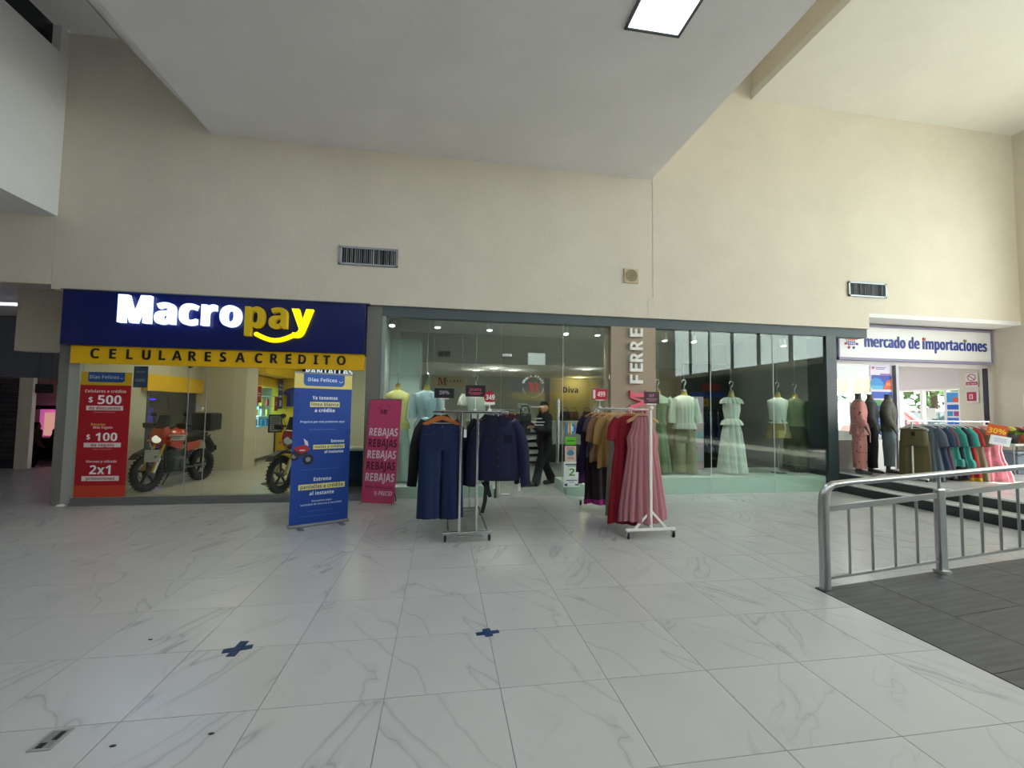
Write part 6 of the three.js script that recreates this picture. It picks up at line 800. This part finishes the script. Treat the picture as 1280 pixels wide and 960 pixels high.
// ------------------------------------------------------------ more of the fashion shop interior
{ const g = thing('shelf_unit', 'white slatted shelf unit with dark gaps behind the shop door', 'shelf', [2.3, 0, -11.6]); for (const s of [-1, 1]) part(g, 'side', bx(s * 0.36 - 0.02, s * 0.36 + 0.02, 0, 1.15, -0.2, 0.2), std(0xbfc1ba, 0.6)); for (let k = 0; k < 6; k++) part(g, 'shelf', bx(-0.36, 0.36, 0.1 + k * 0.19, 0.2 + k * 0.19, -0.2, 0.2), std(0xc6c8c0, 0.6)); part(g, 'back', bx(-0.36, 0.36, 0, 1.15, -0.22, -0.2), M.blackMatte); }
{ const g = thing('service_desk', 'pale service desk inside the fashion shop', 'desk', [3.4, 0, -12.2]); part(g, 'front', bx(-0.6, 0.6, 0.5, 1.1, -0.3, 0.3), std(0xd5d8d0, 0.5)); part(g, 'base', bx(-0.55, 0.55, 0, 0.5, -0.25, 0.25), std(0x4a4c4a, 0.6)); part(g, 'top', bx(-0.64, 0.64, 1.1, 1.14, -0.34, 0.34), std(0xe2e4de, 0.3)); }
{ const g = thing('wall_sign', 'warm yellow lit wall panel lettered Diva', 'sign', [4.6, 0, -14.8]); part(g, 'panel', bx(-0.9, 0.9, 0.02, 2.5, -0.05, 0), std(0xb5ad82, 0.7)); part(g, 'lettering', letters('Diva', 0.2, 0.015).translate(-0.45, 2.05, 0), M.black); const l = thing('downlight', 'warm downlight grazing the Diva wall panel', 'light', [4.6, 2.56, -14.3]); part(l, 'ring', torus(0.09, 0.012, 24, 8).rotateX(Math.PI / 2), M.paint); part(l, 'lamp_face', new THREE.CylinderGeometry(0.085, 0.085, 0.01, 20), std(0xffffff, 0.4, { emissive: 0xffe6a0, emissiveIntensity: 2 })); const q = new THREE.PointLight(0xffdf90, 0.8); q.position.y = -0.1; q.shadow.radius = 4; l.add(q); }
[[4.2, 0x7a5a30], [4.65, 0x3a3630], [5.0, 0x8a6a40], [3.9, 0x2a2a2e]].forEach(([x, c], i) => { const g = thing('handbag', ['brown', 'charcoal', 'tan', 'black'][i] + ' handbag on the stand before the Diva panel', 'bag', [x, 1.17, -13.6]); part(g, 'bag_body', extr([[-0.14, 0], [0.14, 0], [0.11, 0.2], [-0.11, 0.2]], 0.1, 0.02).translate(0, 0.02, -0.05), std(c, 0.5)); part(g, 'handle', tube([[-0.08, 0.2, 0], [-0.07, 0.34, 0], [0.07, 0.34, 0], [0.08, 0.2, 0]], 0.009), std(c, 0.5)); });
{ const g = thing('display_stand', 'long dark display stand holding handbags deep in the shop', 'stand', [4.45, 0, -13.6]); part(g, 'top', bx(-0.8, 0.8, 1.12, 1.165, -0.22, 0.22), std(0x3c3530, 0.5)); for (const s of [-1, 1]) part(g, 'leg', bx(s * 0.74 - 0.03, s * 0.74 + 0.03, 0, 1.12, -0.2, 0.2), std(0x3c3530, 0.5)); }
{ const g = thing('clothes_rack', 'steel clothes rack inside the shop behind the chrome rack', 'clothes rack', [0, 0, 0]); for (const x of [0.75, 1.75]) { part(g, 'upright', bar([x, 0.02, -9.3], [x, 1.45, -9.3], 0.014), M.chrome); part(g, 'foot_bar', bar([x, 0.02, -9.55], [x, 0.02, -9.05], 0.014), M.chrome); } part(g, 'rail', bar([0.7, 1.45, -9.3], [1.8, 1.45, -9.3], 0.014), M.chrome); }
[[0.85, 0x4f7fa0], [1.0, 0x3d6f9a], [1.15, 0x6a8fae], [1.3, 0x6e2a40], [1.45, 0x7a2f4a], [1.6, 0x58243a]].forEach(([x, c], i) => dress(['sky blue denim', 'mid blue denim', 'faded denim', 'maroon', 'wine red', 'dark plum'][i] + ' garment on the steel rack inside the shop', x, 1.45, -9.3, Math.PI / 2 - 0.5, c, 0.95, 'clothes on the inside steel rack', { cw: 0.2, hem: 0.23, n: 6, sleeve: 0.2 }));
priceStand('white size card on the inside steel rack', 1.72, 1.46, -9.28, 0.04, 0.2, 0.1, (x, w, h) => { x.fillStyle = '#e6e8e6'; x.fillRect(0, 0, w, h); txt(x, 'TALLA', w / 2, h * 0.65, 30, '#555a58'); });
{ const g = thing('clothes_rack', 'dark rack of blue clothes behind the white ruffled dress', 'clothes rack', [0, 0, 0]); for (const x of [6.0, 7.1]) part(g, 'upright', bar([x, 0.02, -9.6], [x, 1.5, -9.6], 0.014), M.black); part(g, 'rail', bar([5.95, 1.5, -9.6], [7.15, 1.5, -9.6], 0.014), M.black); part(g, 'foot_bar', [bar([6.0, 0.02, -9.85], [6.0, 0.02, -9.35], 0.014), bar([7.1, 0.02, -9.85], [7.1, 0.02, -9.35], 0.014)], M.black); }
[[6.15, 0x1d3a5c], [6.35, 0x284a70], [6.55, 0x1a2c48], [6.75, 0x35587e], [6.95, 0x14243c]].forEach(([x, c], i) => dress(['navy', 'steel blue', 'ink blue', 'denim blue', 'midnight'][i] + ' garment on the dark rack behind the display', x, 1.5, -9.6, Math.PI / 2 - 0.6, c, 0.9, 'clothes on the dark inside rack', { cw: 0.2, hem: 0.23, n: 6, sleeve: 0.2 }));
struct('wall_window_backing', [bx(6.1, 7.4, 0, 2.7, -10.45, -10.35)], std(0x4a5456, 0.7));
// ------------------------------------------------------------ shop fronts across the concourse, mirrored in the glass
struct('wall_opposite_shop_fronts', [bx(-5.4, 7.5, 0.0, 3.05, 6.85, 6.98)], std(0x2a2e30, 0.2));
{ const g = thing('opposite_shop_sign', 'blue sign band over the dark shop fronts across the concourse', 'sign', [0, 0, 0]); part(g, 'panel', bx(3.2, 7.2, 2.35, 2.9, 6.74, 6.84), std(0x1f49a8, 0.4)); part(g, 'yellow_panel', bx(3.4, 6.4, 1.9, 2.3, 6.76, 6.84), std(0xd8b418, 0.5)); }
renderer.render(scene, camera);
